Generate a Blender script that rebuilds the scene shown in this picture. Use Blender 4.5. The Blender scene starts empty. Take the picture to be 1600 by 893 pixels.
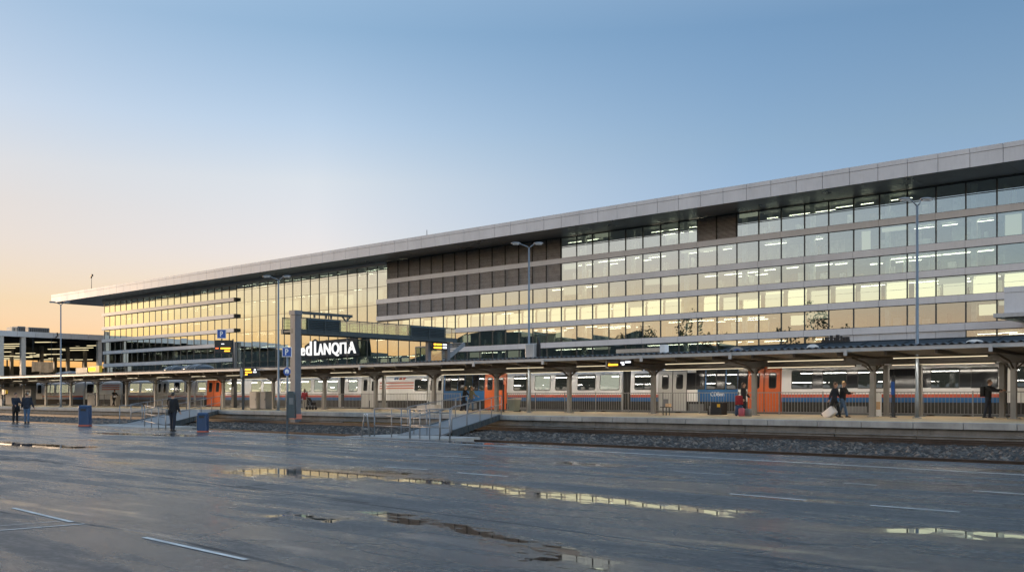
import bpy, bmesh, math, random
from mathutils import Vector, Matrix
random.seed(7)
C = bpy.context.scene.collection
SC = bpy.context.scene
R = math.radians

# ---------------------------------------------------------------- survey helpers (photo pixel column -> place on a plan line)
FOC, HOR, EYE = 1555.6, 619.5, 1.55
TH = math.atan2(1715.0, FOC)
CT, ST = math.cos(TH), math.sin(TH)
def ray(px):
    t = (px - 800.0) / FOC
    return (-CT + t * ST, ST + t * CT)
def dep(px, Y): return Y / ray(px)[1]
def ax(px, Y): return dep(px, Y) * ray(px)[0]
def az(px, py, Y): return EYE + (HOR - py) * dep(px, Y) / FOC
def gnd(px, py, z=0.0):
    d = FOC * (EYE - z) / (py - HOR)
    r = ray(px)
    return (d * r[0], d * r[1])

# ---------------------------------------------------------------- tags
def tag(o, label=None, cat=None, group=None, kind=None):
    if label: o['label'] = label
    if cat: o['category'] = cat
    if group: o['group'] = group
    if kind: o['kind'] = kind
    return o
def thing(name, label, cat, loc=(0, 0, 0), rz=0.0, group=None):
    o = bpy.data.objects.new(name, None)
    o.empty_display_size = 0.2
    C.objects.link(o)
    o.location = loc
    o.rotation_euler = (0, 0, rz)
    return tag(o, label, cat, group)
def kids(o): return [c for c in bpy.data.objects if c.parent == o]
def copy_tree(o, parent=None):
    c = o.copy(); C.objects.link(c)
    c.parent = parent
    for ch in kids(o): copy_tree(ch, c)
    return c

# ---------------------------------------------------------------- mesh builder
class MB:
    def __init__(s): s.v = []; s.f = []; s.m = []; s.sm = []
    def add(s, vs, fs, mi=0, smooth=False):
        b = len(s.v); s.v += [tuple(v) for v in vs]
        for f in fs:
            s.f.append([b + i for i in f]); s.m.append(mi); s.sm.append(smooth)
    def box(s, x0, x1, y0, y1, z0, z1, mi=0):
        vs = [(x0,y0,z0),(x1,y0,z0),(x1,y1,z0),(x0,y1,z0),(x0,y0,z1),(x1,y0,z1),(x1,y1,z1),(x0,y1,z1)]
        s.add(vs, [(0,3,2,1),(4,5,6,7),(0,1,5,4),(1,2,6,5),(2,3,7,6),(3,0,4,7)], mi)
    def rbox(s, x0, x1, y0, y1, z0, z1, b, mi=0, smooth=False):
        """box with bevelled vertical and top edges"""
        rings = []
        for (z, i) in ((z0, 0), (z1 - b, 0), (z1 - b * .3, b * .3), (z1, b)):
            pts = []
            for cxx, cyy, a0 in ((x1 - b, y1 - b, 0), (x0 + b, y1 - b, 90), (x0 + b, y0 + b, 180), (x1 - b, y0 + b, 270)):
                for k in range(4):
                    a = R(a0 + k * 30)
                    rr = max(b - i, 0.001)
                    pts.append((cxx + rr * math.cos(a), cyy + rr * math.sin(a), z))
            rings.append(pts)
        s.rings(rings, mi, smooth)
    def rings(s, rings, mi=0, smooth=True, cap=True):
        n = len(rings[0]); vs = [p for r in rings for p in r]; fs = []
        for k in range(len(rings) - 1):
            for i in range(n):
                j = (i + 1) % n
                fs.append((k*n+i, k*n+j, (k+1)*n+j, (k+1)*n+i))
        s.add(vs, fs, mi, smooth)
        if cap:
            b = len(s.v) - len(vs)
            s.f.append([b + i for i in range(n)][::-1]); s.m.append(mi); s.sm.append(False)
            s.f.append([b + (len(rings)-1)*n + i for i in range(n)]); s.m.append(mi); s.sm.append(False)
    def tube(s, pts, r, n=8, mi=0, smooth=True):
        pts = [Vector(p) for p in pts]
        rad = r if isinstance(r, (list, tuple)) else [r] * len(pts)
        rg = []; up = None
        for k, p in enumerate(pts):
            d = (pts[min(k+1, len(pts)-1)] - pts[max(k-1, 0)]).normalized()
            if up is None:
                up = Vector((0,0,1)) if abs(d.z) < .9 else Vector((1,0,0))
            a = d.cross(up)
            if a.length < 1e-5: a = d.cross(Vector((0,1,0)))
            a.normalize(); b = a.cross(d).normalized(); up = b
            rg.append([tuple(p + (a*math.cos(2*math.pi*i/n) + b*math.sin(2*math.pi*i/n)) * rad[k]) for i in range(n)])
        s.rings(rg, mi, smooth)
    def bar(s, p, q, w, h, mi=0):
        """rectangular bar from p to q, w wide (horizontal), h high"""
        p, q = Vector(p), Vector(q); d = (q - p).normalized()
        a = d.cross(Vector((0,0,1)))
        if a.length < 1e-5: a = Vector((1,0,0))
        a.normalize(); b = a.cross(d).normalized()
        vs = []
        for c in (p, q):
            for sx, sy in ((-1,-1),(1,-1),(1,1),(-1,1)):
                vs.append(c + a*(sx*w/2) + b*(sy*h/2))
        s.add(vs, [(0,1,2,3),(7,6,5,4),(0,4,5,1),(1,5,6,2),(2,6,7,3),(3,7,4,0)], mi)
    def prism(s, poly, axis, a0, a1, mi=0):
        """poly in the plane normal to axis ('x': (y,z), 'y': (x,z), 'z': (x,y))"""
        def pt(u, v, a):
            return (a,u,v) if axis == 'x' else ((u,a,v) if axis == 'y' else (u,v,a))
        n = len(poly)
        vs = [pt(u, v, a0) for u, v in poly] + [pt(u, v, a1) for u, v in poly]
        fs = [tuple(range(n))[::-1], tuple(range(n, 2*n))] + [(i, (i+1)%n, n+(i+1)%n, n+i) for i in range(n)]
        s.add(vs, fs, mi)
    def ball(s, c, rx, ry, rz, mi=0, nu=12, nv=8, smooth=True):
        rg = []
        for k in range(nv + 1):
            t = -math.pi/2 + math.pi * k / nv
            cc = max(math.cos(t), .02)
            rg.append([(c[0]+rx*cc*math.cos(2*math.pi*i/nu), c[1]+ry*cc*math.sin(2*math.pi*i/nu), c[2]+rz*math.sin(t)) for i in range(nu)])
        s.rings(rg, mi, smooth)
    def quad(s, a, b, c, d, mi=0): s.add([a,b,c,d], [(0,1,2,3)], mi)
    def mesh(s, name, mats):
        me = bpy.data.meshes.new(name)
        me.from_pydata(s.v, [], s.f)
        for m in (mats if isinstance(mats, (list, tuple)) else [mats]): me.materials.append(m)
        me.polygons.foreach_set('material_index', s.m)
        me.polygons.foreach_set('use_smooth', s.sm)
        me.update()
        bm = bmesh.new(); bm.from_mesh(me)
        bmesh.ops.recalc_face_normals(bm, faces=bm.faces)
        bm.to_mesh(me); bm.free()
        return me
    def build(s, name, mats, parent=None, kind=None):
        o = bpy.data.objects.new(name, s.mesh(name, mats))
        C.objects.link(o)
        if parent is not None: o.parent = parent
        if kind: o['kind'] = kind
        return o
def link_mesh(name, me, parent=None, loc=(0,0,0), rz=0):
    o = bpy.data.objects.new(name, me); C.objects.link(o); o.location = loc; o.rotation_euler = (0,0,rz)
    if parent is not None: o.parent = parent
    return o

# ---------------------------------------------------------------- materials
M = {}
def nodes(name):
    m = bpy.data.materials.new(name); m.use_nodes = True
    nt = m.node_tree
    for n in list(nt.nodes): nt.nodes.remove(n)
    out = nt.nodes.new('ShaderNodeOutputMaterial')
    return m, nt, out
class NT:
    def __init__(s, nt): s.nt = nt
    def n(s, t, **kw):
        x = s.nt.nodes.new(t)
        for k, v in kw.items():
            if k.startswith('i_'): x.inputs[k[2:].replace('_', ' ')].default_value = v
            else: setattr(x, k, v)
        return x
    def l(s, a, b): s.nt.links.new(a, b)
    def math(s, op, a, b=None, c=None, clamp=False):
        x = s.nt.nodes.new('ShaderNodeMath'); x.operation = op; x.use_clamp = clamp
        for i, v in enumerate((a, b, c)):
            if v is None: continue
            if isinstance(v, (int, float)): x.inputs[i].default_value = v
            else: s.l(v, x.inputs[i])
        return x.outputs[0]
    def noise(s, vec, scale, detail=4, rough=.55, dist=0.0):
        x = s.nt.nodes.new('ShaderNodeTexNoise')
        x.inputs['Scale'].default_value = scale; x.inputs['Detail'].default_value = detail
        x.inputs['Roughness'].default_value = rough; x.inputs['Distortion'].default_value = dist
        if vec is not None: s.l(vec, x.inputs['Vector'])
        return x.outputs['Fac']
    def mapv(s, vec, scale=(1,1,1), rot=(0,0,0)):
        x = s.nt.nodes.new('ShaderNodeMapping'); x.inputs['Scale'].default_value = scale; x.inputs['Rotation'].default_value = rot
        s.l(vec, x.inputs['Vector']); return x.outputs[0]
    def ramp(s, fac, stops):
        x = s.nt.nodes.new('ShaderNodeValToRGB')
        el = x.color_ramp.elements
        while len(el) < len(stops): el.new(.5)
        for e, (p, c) in zip(el, stops):
            e.position = p
            e.color = (c, c, c, 1) if isinstance(c, (int, float)) else (*c, 1)
        s.l(fac, x.inputs[0]); return x.outputs[0]
    def mix(s, fac, a, b):
        x = s.nt.nodes.new('ShaderNodeMix'); x.data_type = 'RGBA'
        for sock, v in ((x.inputs[0], fac), (x.inputs[6], a), (x.inputs[7], b)):
            if isinstance(v, (int, float)): sock.default_value = v
            elif isinstance(v, tuple): sock.default_value = (*v, 1)
            else: s.l(v, sock)
        return x.outputs[2]
    def smooth(s, v, a, b):
        x = s.nt.nodes.new('ShaderNodeMapRange'); x.interpolation_type = 'SMOOTHSTEP'
        x.inputs['From Min'].default_value = a; x.inputs['From Max'].default_value = b
        s.l(v, x.inputs['Value']); return x.outputs[0]
def mat(name, col, rough=.6, metal=0.0, var=.12, vscale=1.5, bump=0.0, bscale=20.0, spec=.5, stretch=(1,1,1), dirt=0.0, coat=0.0):
    m, nt, out = nodes(name); g = NT(nt)
    p = g.n('ShaderNodeBsdfPrincipled'); g.l(p.outputs[0], out.inputs[0])
    p.inputs['Metallic'].default_value = metal
    p.inputs['Specular IOR Level'].default_value = spec
    p.inputs['Coat Weight'].default_value = coat
    tc = g.n('ShaderNodeTexCoord').outputs['Object']
    v = g.mapv(tc, stretch)
    f = g.noise(v, vscale, 5, .6)
    dark = tuple(c * (1 - var * 1.6) for c in col); lite = tuple(min(1, c * (1 + var)) for c in col)
    colr = g.mix(g.ramp(f, [(.3, 0.0), (.7, 1.0)]), dark, lite)
    if dirt:
        streak = g.noise(g.mapv(tc, (2.2, 2.2, .25)), 1.6, 6, .65)
        colr = g.mix(g.math('MULTIPLY', g.ramp(streak, [(.5, 0.0), (.72, 1.0)]), dirt), colr, tuple(c * .35 for c in col))
    g.l(colr, p.inputs['Base Color'])
    rr = g.n('ShaderNodeMapRange'); rr.inputs['To Min'].default_value = max(rough - .1, .02); rr.inputs['To Max'].default_value = min(rough + .1, 1)
    g.l(f, rr.inputs[0]); g.l(rr.outputs[0], p.inputs['Roughness'])
    if bump:
        b = g.n('ShaderNodeBump'); b.inputs['Strength'].default_value = bump; b.inputs['Distance'].default_value = .02
        g.l(g.noise(tc, bscale, 6, .7), b.inputs['Height']); g.l(b.outputs[0], p.inputs['Normal'])
    M[name] = m
    return m
def emit(name, col, strength):
    m, nt, out = nodes(name); g = NT(nt)
    e = g.n('ShaderNodeEmission'); e.inputs[0].default_value = (*col, 1); e.inputs[1].default_value = strength
    g.l(e.outputs[0], out.inputs[0]); M[name] = m
    return m
def glass(name, tint, r0, r1, refl=(.95, .97, 1.0), rough=0.0):
    """coated glazing: partly mirror (more at grazing angles), partly clear"""
    m, nt, out = nodes(name); g = NT(nt)
    lw = g.n('ShaderNodeLayerWeight'); lw.inputs[0].default_value = .5
    mr = g.n('ShaderNodeMapRange'); mr.inputs['From Min'].default_value = 0; mr.inputs['From Max'].default_value = .6
    mr.inputs['To Min'].default_value = r0; mr.inputs['To Max'].default_value = r1
    g.l(lw.outputs['Facing'], mr.inputs[0])
    t = g.n('ShaderNodeBsdfTransparent'); t.inputs[0].default_value = (*tint, 1)
    gl = g.n('ShaderNodeBsdfGlossy'); gl.inputs[0].default_value = (*refl, 1); gl.inputs['Roughness'].default_value = rough
    mx = g.n('ShaderNodeMixShader'); g.l(mr.outputs[0], mx.inputs[0]); g.l(t.outputs[0], mx.inputs[1]); g.l(gl.outputs[0], mx.inputs[2])
    g.l(mx.outputs[0], out.inputs[0]); M[name] = m
    return m

mat('fascia_metal', (.53, .54, .565), .45, .0, .07, .25, spec=.5, dirt=.14)
mat('band_metal', (.60, .60, .62), .45, .0, .06, .3, dirt=.12)
mat('brown_band', (.30, .22, .17), .5, .0, .08, .4)
mat('soffit', (.13, .135, .14), .30, .0, .08, .2, spec=.5)
mat('joint', (.03, .03, .03), .8)
mat('mullion', (.045, .05, .055), .4, .3)
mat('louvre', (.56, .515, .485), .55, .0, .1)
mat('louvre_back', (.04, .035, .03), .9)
mat('slab', (.42, .42, .40), .8)
mat('office_wall', (.50, .53, .50), .8, var=.05)
mat('office_white', (.75, .74, .70), .6)
mat('office_tan', (.45, .36, .22), .6)
mat('office_dark', (.06, .06, .065), .6)
mat('concrete', (.22, .21, .195), .8, var=.25, vscale=1.2, bump=.5, bscale=14, dirt=.5)
mat('coping', (.36, .35, .33), .75, var=.2, vscale=1.0, bump=.3, bscale=18, dirt=.35)
mat('paving', (.50, .375, .22), .7, var=.16, vscale=.6, bump=.2, bscale=12)
mat('edge_line', (.68, .50, .24), .6, var=.15, vscale=2)
mat('rail_steel', (.09, .065, .05), .5, .6, .2, 3)
mat('rail_top', (.30, .29, .28), .3, .9, .1, 3)
mat('canopy_steel', (.085, .072, .06), .5, .2, .12, 1.5, dirt=.3)
mat('column_paint', (.235, .23, .22), .5, .0, .1, 1.5, dirt=.35)
mat('gutter', (.46, .46, .46), .4, .3, .1, .8, dirt=.2)
mat('roof_sheet', (.05, .055, .06), .5, .3, .15, 1)
mat('roof_slate', (.030, .038, .045), .75, .0, .2, 2, spec=.15)
mat('galv', (.27, .27, .27), .45, .55, .15, 3)
mat('pole_grey', (.20, .23, .26), .42, .35, .1, 2)
mat('pole_dark', (.04, .045, .05), .45, .3, .1, 2)
mat('post_steel', (.14, .15, .17), .45, .2, .12, 1.2, dirt=.3)
mat('bridge_slate', (.055, .075, .085), .45, .3, .12, 2)
mat('train_silver', (.74, .75, .77), .30, .05, .05, .5, dirt=.12, coat=.3)
mat('train_white', (.78, .78, .77), .3, .0, .05, .5, dirt=.15, coat=.3)
mat('train_red', (.50, .10, .055), .35, .0, .08, .8, dirt=.15, coat=.3)
mat('train_stripe', (.62, .22, .16), .35, .0, .06, .8, coat=.3)
mat('train_blue', (.022, .12, .31), .32, .0, .1, .8, dirt=.12, coat=.3)
mat('train_orange', (.62, .13, .035), .33, .0, .06, .8, dirt=.12, coat=.3)
mat('train_skirt', (.03, .03, .03), .7, .1, .3, 3)
mat('train_door', (.50, .50, .49), .35, .1, .05, .8, dirt=.15)
mat('train_band', (.018, .02, .024), .08, .0, .05, 1, spec=.6)
mat('rubber', (.015, .015, .016), .6)
mat('blue_plastic', (.016, .05, .125), .42, .0, .12, 4, dirt=.2)
mat('sign_blue', (.012, .08, .34), .35)
mat('sign_white', (.80, .80, .80), .4)
mat('black_plastic', (.014, .014, .016), .4)
mat('beige_box', (.55, .46, .37), .6, var=.1, dirt=.25)
mat('grey_box', (.17, .175, .18), .55, var=.1, dirt=.25)
mat('green_bin', (.22, .24, .20), .5, dirt=.3)
mat('banner_tan', (.60, .40, .24), .8, var=.15)
mat('paint_white', (.60, .60, .58), .7, var=.18, vscale=2.5, bump=.1, spec=.2)
mat('red_cloth', (.28, .02, .03), .85, var=.2, vscale=8)
mat('yellow_sign', (.70, .42, .02), .45)
emit('strip_glow', (1.0, .91, .78), 8.5)
emit('strip_face', (1.0, .84, .56), .24)
emit('office_strip', (1.0, .90, .66), 2.4)
emit('hall_strip', (1.0, .84, .50), .3)
emit('amber', (1.0, .42, .03), .9)
emit('sign_glow', (1.0, .98, .95), .27)
emit('display_white', (.9, .9, .95), .5)
emit('display_red', (.9, .15, .05), .5)
glass('facade_glass', (.66, .82, .78), .43, 1.0, (.94, 1.0, .95))
glass('rail_glass', (.86, .95, .88), .10, .3)
glass('train_glass', (.60, .65, .66), .05, .34)
glass('shelter_glass', (.7, .82, .8), .2, .5)
# ================================================================= SETTING
EDGE_Y, PLAT_Y, PLAT_Z, FENCE_Y, TRAIN_Y, BLD_Y, FAS_Y = 24.6, 39.8, 0.55, 52.0, 53.6, 132.0, 124.0
BED_Z = -0.22
COL_Y = 48.7
def make_asphalt():
    m, nt, out = nodes('asphalt'); g = NT(nt)
    p = g.n('ShaderNodeBsdfPrincipled'); g.l(p.outputs[0], out.inputs[0])
    pos = g.n('ShaderNodeNewGeometry').outputs['Position']
    sp = g.n('ShaderNodeSeparateXYZ'); g.l(pos, sp.inputs[0]); X, Y = sp.outputs[0], sp.outputs[1]
    warp = g.n('ShaderNodeTexNoise'); warp.inputs['Scale'].default_value = .9; warp.inputs['Detail'].default_value = 5
    g.l(pos, warp.inputs['Vector']); wsp = g.n('ShaderNodeSeparateColor'); g.l(warp.outputs['Color'], wsp.inputs[0])
    Xw = g.math('ADD', X, g.math('MULTIPLY', g.math('SUBTRACT', wsp.outputs[0], .5), 1.3))
    Yw = g.math('ADD', Y, g.math('MULTIPLY', g.math('SUBTRACT', wsp.outputs[1], .5), 1.3))
    def seg(a, b, x, y):
        dx, dy = b[0]-a[0], b[1]-a[1]; L2 = dx*dx + dy*dy
        rx = g.math('SUBTRACT', x, a[0]); ry = g.math('SUBTRACT', y, a[1])
        t = g.math('ADD', g.math('MULTIPLY', rx, dx/L2), g.math('MULTIPLY', ry, dy/L2), clamp=True)
        ex = g.math('SUBTRACT', rx, g.math('MULTIPLY', t, dx)); ey = g.math('SUBTRACT', ry, g.math('MULTIPLY', t, dy))
        return g.math('SQRT', g.math('ADD', g.math('MULTIPLY', ex, ex), g.math('MULTIPLY', ey, ey)))
    rag = g.noise(g.mapv(pos, (.9, 2.0, 1), (0, 0, R(10))), 2.2, 9, .72)
    pud = None; near_w = None
    for (p0, p1, w, am) in (((-40, 690), (120, 699), .8, 4.6), ((445, 736), (570, 741), 1.15, 5.5), ((640, 748), (800, 763), .40, 5.5), ((800, 768), (1120, 800), .42, 5.0), ((600, 802), (760, 836), .27, 8.5), ((770, 838), (940, 884), .27, 8.5), ((425, 806), (520, 812), .16, 8.0),
                        ((1385, 829), (1640, 840), .30, 5.0), ((700, 690), (760, 693), .3, 5.0),
                        ((150, 676), (300, 681), .5, 5.0), ((880, 722), (960, 727), .3, 5.0)):
        d = seg(gnd(*p0), gnd(*p1), Xw, Yw)
        q = g.math('ADD', g.math('DIVIDE', d, w), g.math('MULTIPLY', g.math('SUBTRACT', rag, .5), am))
        v = g.smooth(q, 1.05, .45); vm = g.smooth(q, 2.4, .7)
        near_w = vm if near_w is None else g.math('MAXIMUM', near_w, vm)
        pud = v if pud is None else g.math('MAXIMUM', pud, v)
    # old paving joints, sealed and a little sunk
    seam = None
    for (p0, p1) in (((25, 715), (800, 817)), ((800, 817), (1400, 897)), ((-60, 790), (230, 832)), ((230, 832), (520, 900)), ((300, 720), (1050, 800)), ((370, 758), (575, 785)),
                     ((1000, 712), (1600, 770)), ((375, 760), (640, 738))):
        d = seg(gnd(*p0), gnd(*p1), g.math('ADD', X, g.math('MULTIPLY', g.math('SUBTRACT', wsp.outputs[0], .5), .12)), Y)
        v = g.smooth(d, .06, .015)
        seam = v if seam is None else g.math('MAXIMUM', seam, v)
    damp = None
    for (p0, p1, w) in (((430, 806), (520, 812), .2), ((600, 800), (760, 834), .34), ((770, 838), (950, 885), .30), ((880, 795), (1000, 812), .2), ((20, 716), (90, 722), .3)):
        v = g.smooth(g.math('ADD', g.math('DIVIDE', seg(gnd(*p0), gnd(*p1), Xw, Yw), w), g.math('MULTIPLY', g.math('SUBTRACT', rag, .5), 6.0)), 1.1, .3)
        damp = v if damp is None else g.math('MAXIMUM', damp, v)
    big = g.noise(g.mapv(pos, (.11, .55, 1), (0, 0, R(5))), 1.0, 6, .62, .6)       # worn wheel-track streaks, wet and drier
    mid = g.noise(g.mapv(pos, (.45, 1.6, 1), (0, 0, R(-4))), 1.0, 6, .65)
    fine = g.noise(pos, 13, 6, .82)
    grain = g.noise(pos, 160, 2, .6)
    wet = g.math('ADD', g.math('MULTIPLY', big, .65), g.math('MULTIPLY', mid, .35))
    sheen0 = g.math('MULTIPLY', g.smooth(g.noise(g.mapv(pos, (.16, 1.1, 1), (0, 0, R(3))), 1.0, 7, .66, .3), .50, .64), g.smooth(g.noise(pos, .13, 3), .34, .50))
    sheen = g.math('MAXIMUM', sheen0, g.math('MULTIPLY', near_w, .75))
    wetm = g.smooth(wet, .44, .56)
    col = g.mix(wetm, (.022, .024, .027), (.007, .008, .010))
    col = g.mix(g.math('MULTIPLY', g.ramp(fine, [(.35, 0.0), (.75, 1.0)]), .5), col, (.050, .052, .055))
    vs_ = g.n('ShaderNodeTexVoronoi'); vs_.inputs['Scale'].default_value = 24; g.l(pos, vs_.inputs['Vector'])
    vsc = g.n('ShaderNodeSeparateColor'); g.l(vs_.outputs['Color'], vsc.inputs[0])
    col = g.mix(g.math('MULTIPLY', g.ramp(vsc.outputs[0], [(.66, 0.0), (1.0, 1.0)]), .5), col, (.16, .16, .155))
    col = g.mix(g.math('MULTIPLY', near_w, .7), col, (.008, .009, .010))
    col = g.mix(g.math('MULTIPLY', damp, .85), col, (.006, .006, .006))
    vc = g.n('ShaderNodeTexVoronoi'); vc.feature = 'DISTANCE_TO_EDGE'; vc.inputs['Scale'].default_value = .22
    wv = g.n('ShaderNodeVectorMath'); wv.operation = 'ADD'; wvs = g.n('ShaderNodeVectorMath'); wvs.operation = 'SCALE'; wvs.inputs['Scale'].default_value = 1.6
    g.l(warp.outputs['Color'], wvs.inputs[0]); g.l(pos, wv.inputs[0]); g.l(wvs.outputs[0], wv.inputs[1]); g.l(wv.outputs[0], vc.inputs['Vector'])
    crack = g.math('MULTIPLY', g.smooth(vc.outputs['Distance'], .010, .003), g.smooth(g.noise(pos, .25, 3), .50, .60))
    seam = g.math('MAXIMUM', seam, g.math('MULTIPLY', crack, .7))
    col = g.mix(seam, col, (.008, .008, .009))
    col = g.mix(pud, col, (.010, .010, .010))
    g.l(col, p.inputs['Base Color'])
    rgh = g.n('ShaderNodeMapRange'); rgh.inputs['To Min'].default_value = .44; rgh.inputs['To Max'].default_value = .13
    g.l(wetm, rgh.inputs[0])
    r2 = g.math('ADD', rgh.outputs[0], g.math('MULTIPLY', g.math('SUBTRACT', mid, .5), .25))
    r2 = g.math('MULTIPLY', r2, g.math('SUBTRACT', 1.0, g.math('MULTIPLY', sheen, .82)))
    r2 = g.math('ADD', r2, g.math('MULTIPLY', damp, .12))
    r3 = g.math('ADD', r2, g.math('MULTIPLY', seam, .2))
    dry = g.math('SUBTRACT', 1.0, pud)
    rf = g.math('ADD', g.math('MULTIPLY', r3, dry), g.math('MULTIPLY', pud, .015), clamp=True)
    g.l(rf, p.inputs['Roughness'])
    p.inputs['IOR'].default_value = 1.52
    b = g.n('ShaderNodeBump'); b.inputs['Distance'].default_value = .022
    g.l(g.math('MULTIPLY', g.math('MULTIPLY', dry, g.math('SUBTRACT', 1.0, g.math('MULTIPLY', sheen, .8))), g.math('ADD', g.math('MULTIPLY', pud, .02), g.math('SUBTRACT', .95, g.math('MULTIPLY', wetm, .62)))), b.inputs['Strength'])
    g.l(g.math('ADD', g.math('MULTIPLY', fine, .6), g.math('ADD', g.math('MULTIPLY', grain, .35), g.math('MULTIPLY', seam, -1.0))), b.inputs['Height'])
    g.l(b.outputs[0], p.inputs['Normal'])
    M['asphalt'] = m
make_asphalt()

b = MB(); b.box(-420, 60, -40, EDGE_Y, -.6, 0.0); b.build('asphalt_yard', M['asphalt'], kind='structure')

# ground sheet out to the horizon
mat('ground_soil', (.07, .075, .06), .9, var=.3, vscale=.05)
b = MB(); b.quad((-6000, -6000, -.7), (6000, -6000, -.7), (6000, 6000, -.7), (-6000, 6000, -.7)); b.build('ground', M['ground_soil'], kind='structure')

# ballast
def make_ballast():
    m, nt, out = nodes('ballast'); g = NT(nt)
    p = g.n('ShaderNodeBsdfPrincipled'); g.l(p.outputs[0], out.inputs[0]); p.inputs['Roughness'].default_value = .75
    pos = g.n('ShaderNodeNewGeometry').outputs['Position']
    vo = g.n('ShaderNodeTexVoronoi'); vo.inputs['Scale'].default_value = 6.5; g.l(pos, vo.inputs['Vector'])
    sp = g.n('ShaderNodeSeparateXYZ'); g.l(pos, sp.inputs[0])
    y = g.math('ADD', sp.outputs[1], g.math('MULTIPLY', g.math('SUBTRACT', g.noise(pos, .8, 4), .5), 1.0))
    dark_band = None  # darker bands along the rails and the platform foot
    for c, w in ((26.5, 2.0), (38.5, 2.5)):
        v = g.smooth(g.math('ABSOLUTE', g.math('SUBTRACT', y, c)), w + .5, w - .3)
        dark_band = v if dark_band is None else g.math('MAXIMUM', dark_band, v)
    sc = g.n('ShaderNodeSeparateColor'); g.l(vo.outputs['Color'], sc.inputs[0])
    stone = g.ramp(sc.outputs[0], [(0.0, (.013, .011, .009)), (.6, (.040, .032, .026)), (1.0, (.20, .16, .125))])
    rust = g.mix(g.ramp(g.noise(pos, .35, 5), [(.45, 0.0), (.7, .6)]), stone, (.07, .052, .04))
    g.l(g.mix(g.math('MULTIPLY', dark_band, .82), rust, (.022, .018, .015)), p.inputs['Base Color'])
    bp = g.n('ShaderNodeBump'); bp.inputs['Strength'].default_value = 1; bp.inputs['Distance'].default_value = .06; bp.invert = True
    g.l(vo.outputs['Distance'], bp.inputs['Height']); g.l(bp.outputs[0], p.inputs['Normal'])
    M['ballast'] = m
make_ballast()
b = MB()
rb = random.Random(3)
ys = [EDGE_Y + .005 + (PLAT_Y + .35 - EDGE_Y) * j / 76 for j in range(77)]
xs = []; x = 10.0
while x > -380: xs.append(x); x -= .12 if x > -62 else (.4 if x > -130 else 1.5)
def bed_h(y):
    h = BED_Z
    for c in (26.4, 38.2): h -= .05 * math.exp(-((y - c) / 1.0) ** 2)
    return h + .05 * math.exp(-((y - 32) / 3.2) ** 2)
n = len(ys)
vs = [(x, y, bed_h(y) + (rb.random() ** 2.5 * .15 - .04) * (1 if x > -130 else .5)) for x in xs for y in ys]
fs = [(i*n+j, i*n+j+1, (i+1)*n+j+1, (i+1)*n+j) for i in range(len(xs)-1) for j in range(n-1)]
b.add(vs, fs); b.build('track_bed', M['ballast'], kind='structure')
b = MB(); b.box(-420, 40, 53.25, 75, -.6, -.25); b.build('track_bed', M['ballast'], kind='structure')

# rails
for y, lab in ((25.55, 'rusty rail nearest the asphalt edge'), (27.0, 'second rusty rail from the asphalt, before the wide gravel strip'), (37.5, 'rusty rail beyond the wide gravel strip'), (38.95, 'rusty rail right under the platform wall')):
    b = MB()
    b.prism([(y-.07, BED_Z+.0), (y+.07, BED_Z+.0), (y+.07, BED_Z+.02), (y+.012, BED_Z+.045), (y+.012, BED_Z+.12), (y+.036, BED_Z+.13), (y+.036, BED_Z+.16),
             (y-.036, BED_Z+.16), (y-.036, BED_Z+.13), (y-.012, BED_Z+.12), (y-.012, BED_Z+.045), (y-.07, BED_Z+.02)], 'x', -380, 12)
    o = b.build('rail', [M['rail_steel']])
    tag(o, lab, 'rail', 'rails in the gravel track bed')

# platform: paving slab, coping blocks, recessed wall, foot ledge
px0, px1 = -330, 25
b = MB(); b.box(px0, px1, PLAT_Y + .62, 53.2, -.6, PLAT_Z)
b.box(px0, px1, PLAT_Y + .25, PLAT_Y + .62, -.6, PLAT_Z - .25)
b.build('platform', [M['paving']], kind='structure')
b = MB(); rr = random.Random(5); x = px1
while x > px0:
    w = rr.choice((1.9, 2.1, 2.3)) if x > -150 else 6
    dz = rr.uniform(-.006, .006)
    b.rbox(x - w + .015, x - .015, PLAT_Y, PLAT_Y + .618, PLAT_Z - .245, PLAT_Z + .004 + dz, .015); x -= w
b.build('platform_coping', M['coping'], kind='structure')
b = MB(); x = px1
while x > px0:
    w = rr.choice((2.8, 3.4, 4.2)) if x > -150 else 8
    b.box(x - w + .012, x - .012, PLAT_Y + .20 + rr.uniform(0, .02), PLAT_Y + .245, .055, .30)
    b.box(x - w + .004, x - .004, PLAT_Y + .04 + rr.uniform(0, .02), PLAT_Y + .245, .0, .05)
    if rr.random() < .85: b.box(x - w + .02, x - .02, PLAT_Y + .10 + rr.uniform(0, .04), PLAT_Y + .245, -.4, -.03)
    x -= w
b.build('platform_wall', M['concrete'], kind='structure')
b = MB(); b.box(px0, px1, PLAT_Y + .75, PLAT_Y + 1.05, PLAT_Z + .002, PLAT_Z + .006); b.build('platform_edge_line', M['edge_line'], kind='structure')

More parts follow.
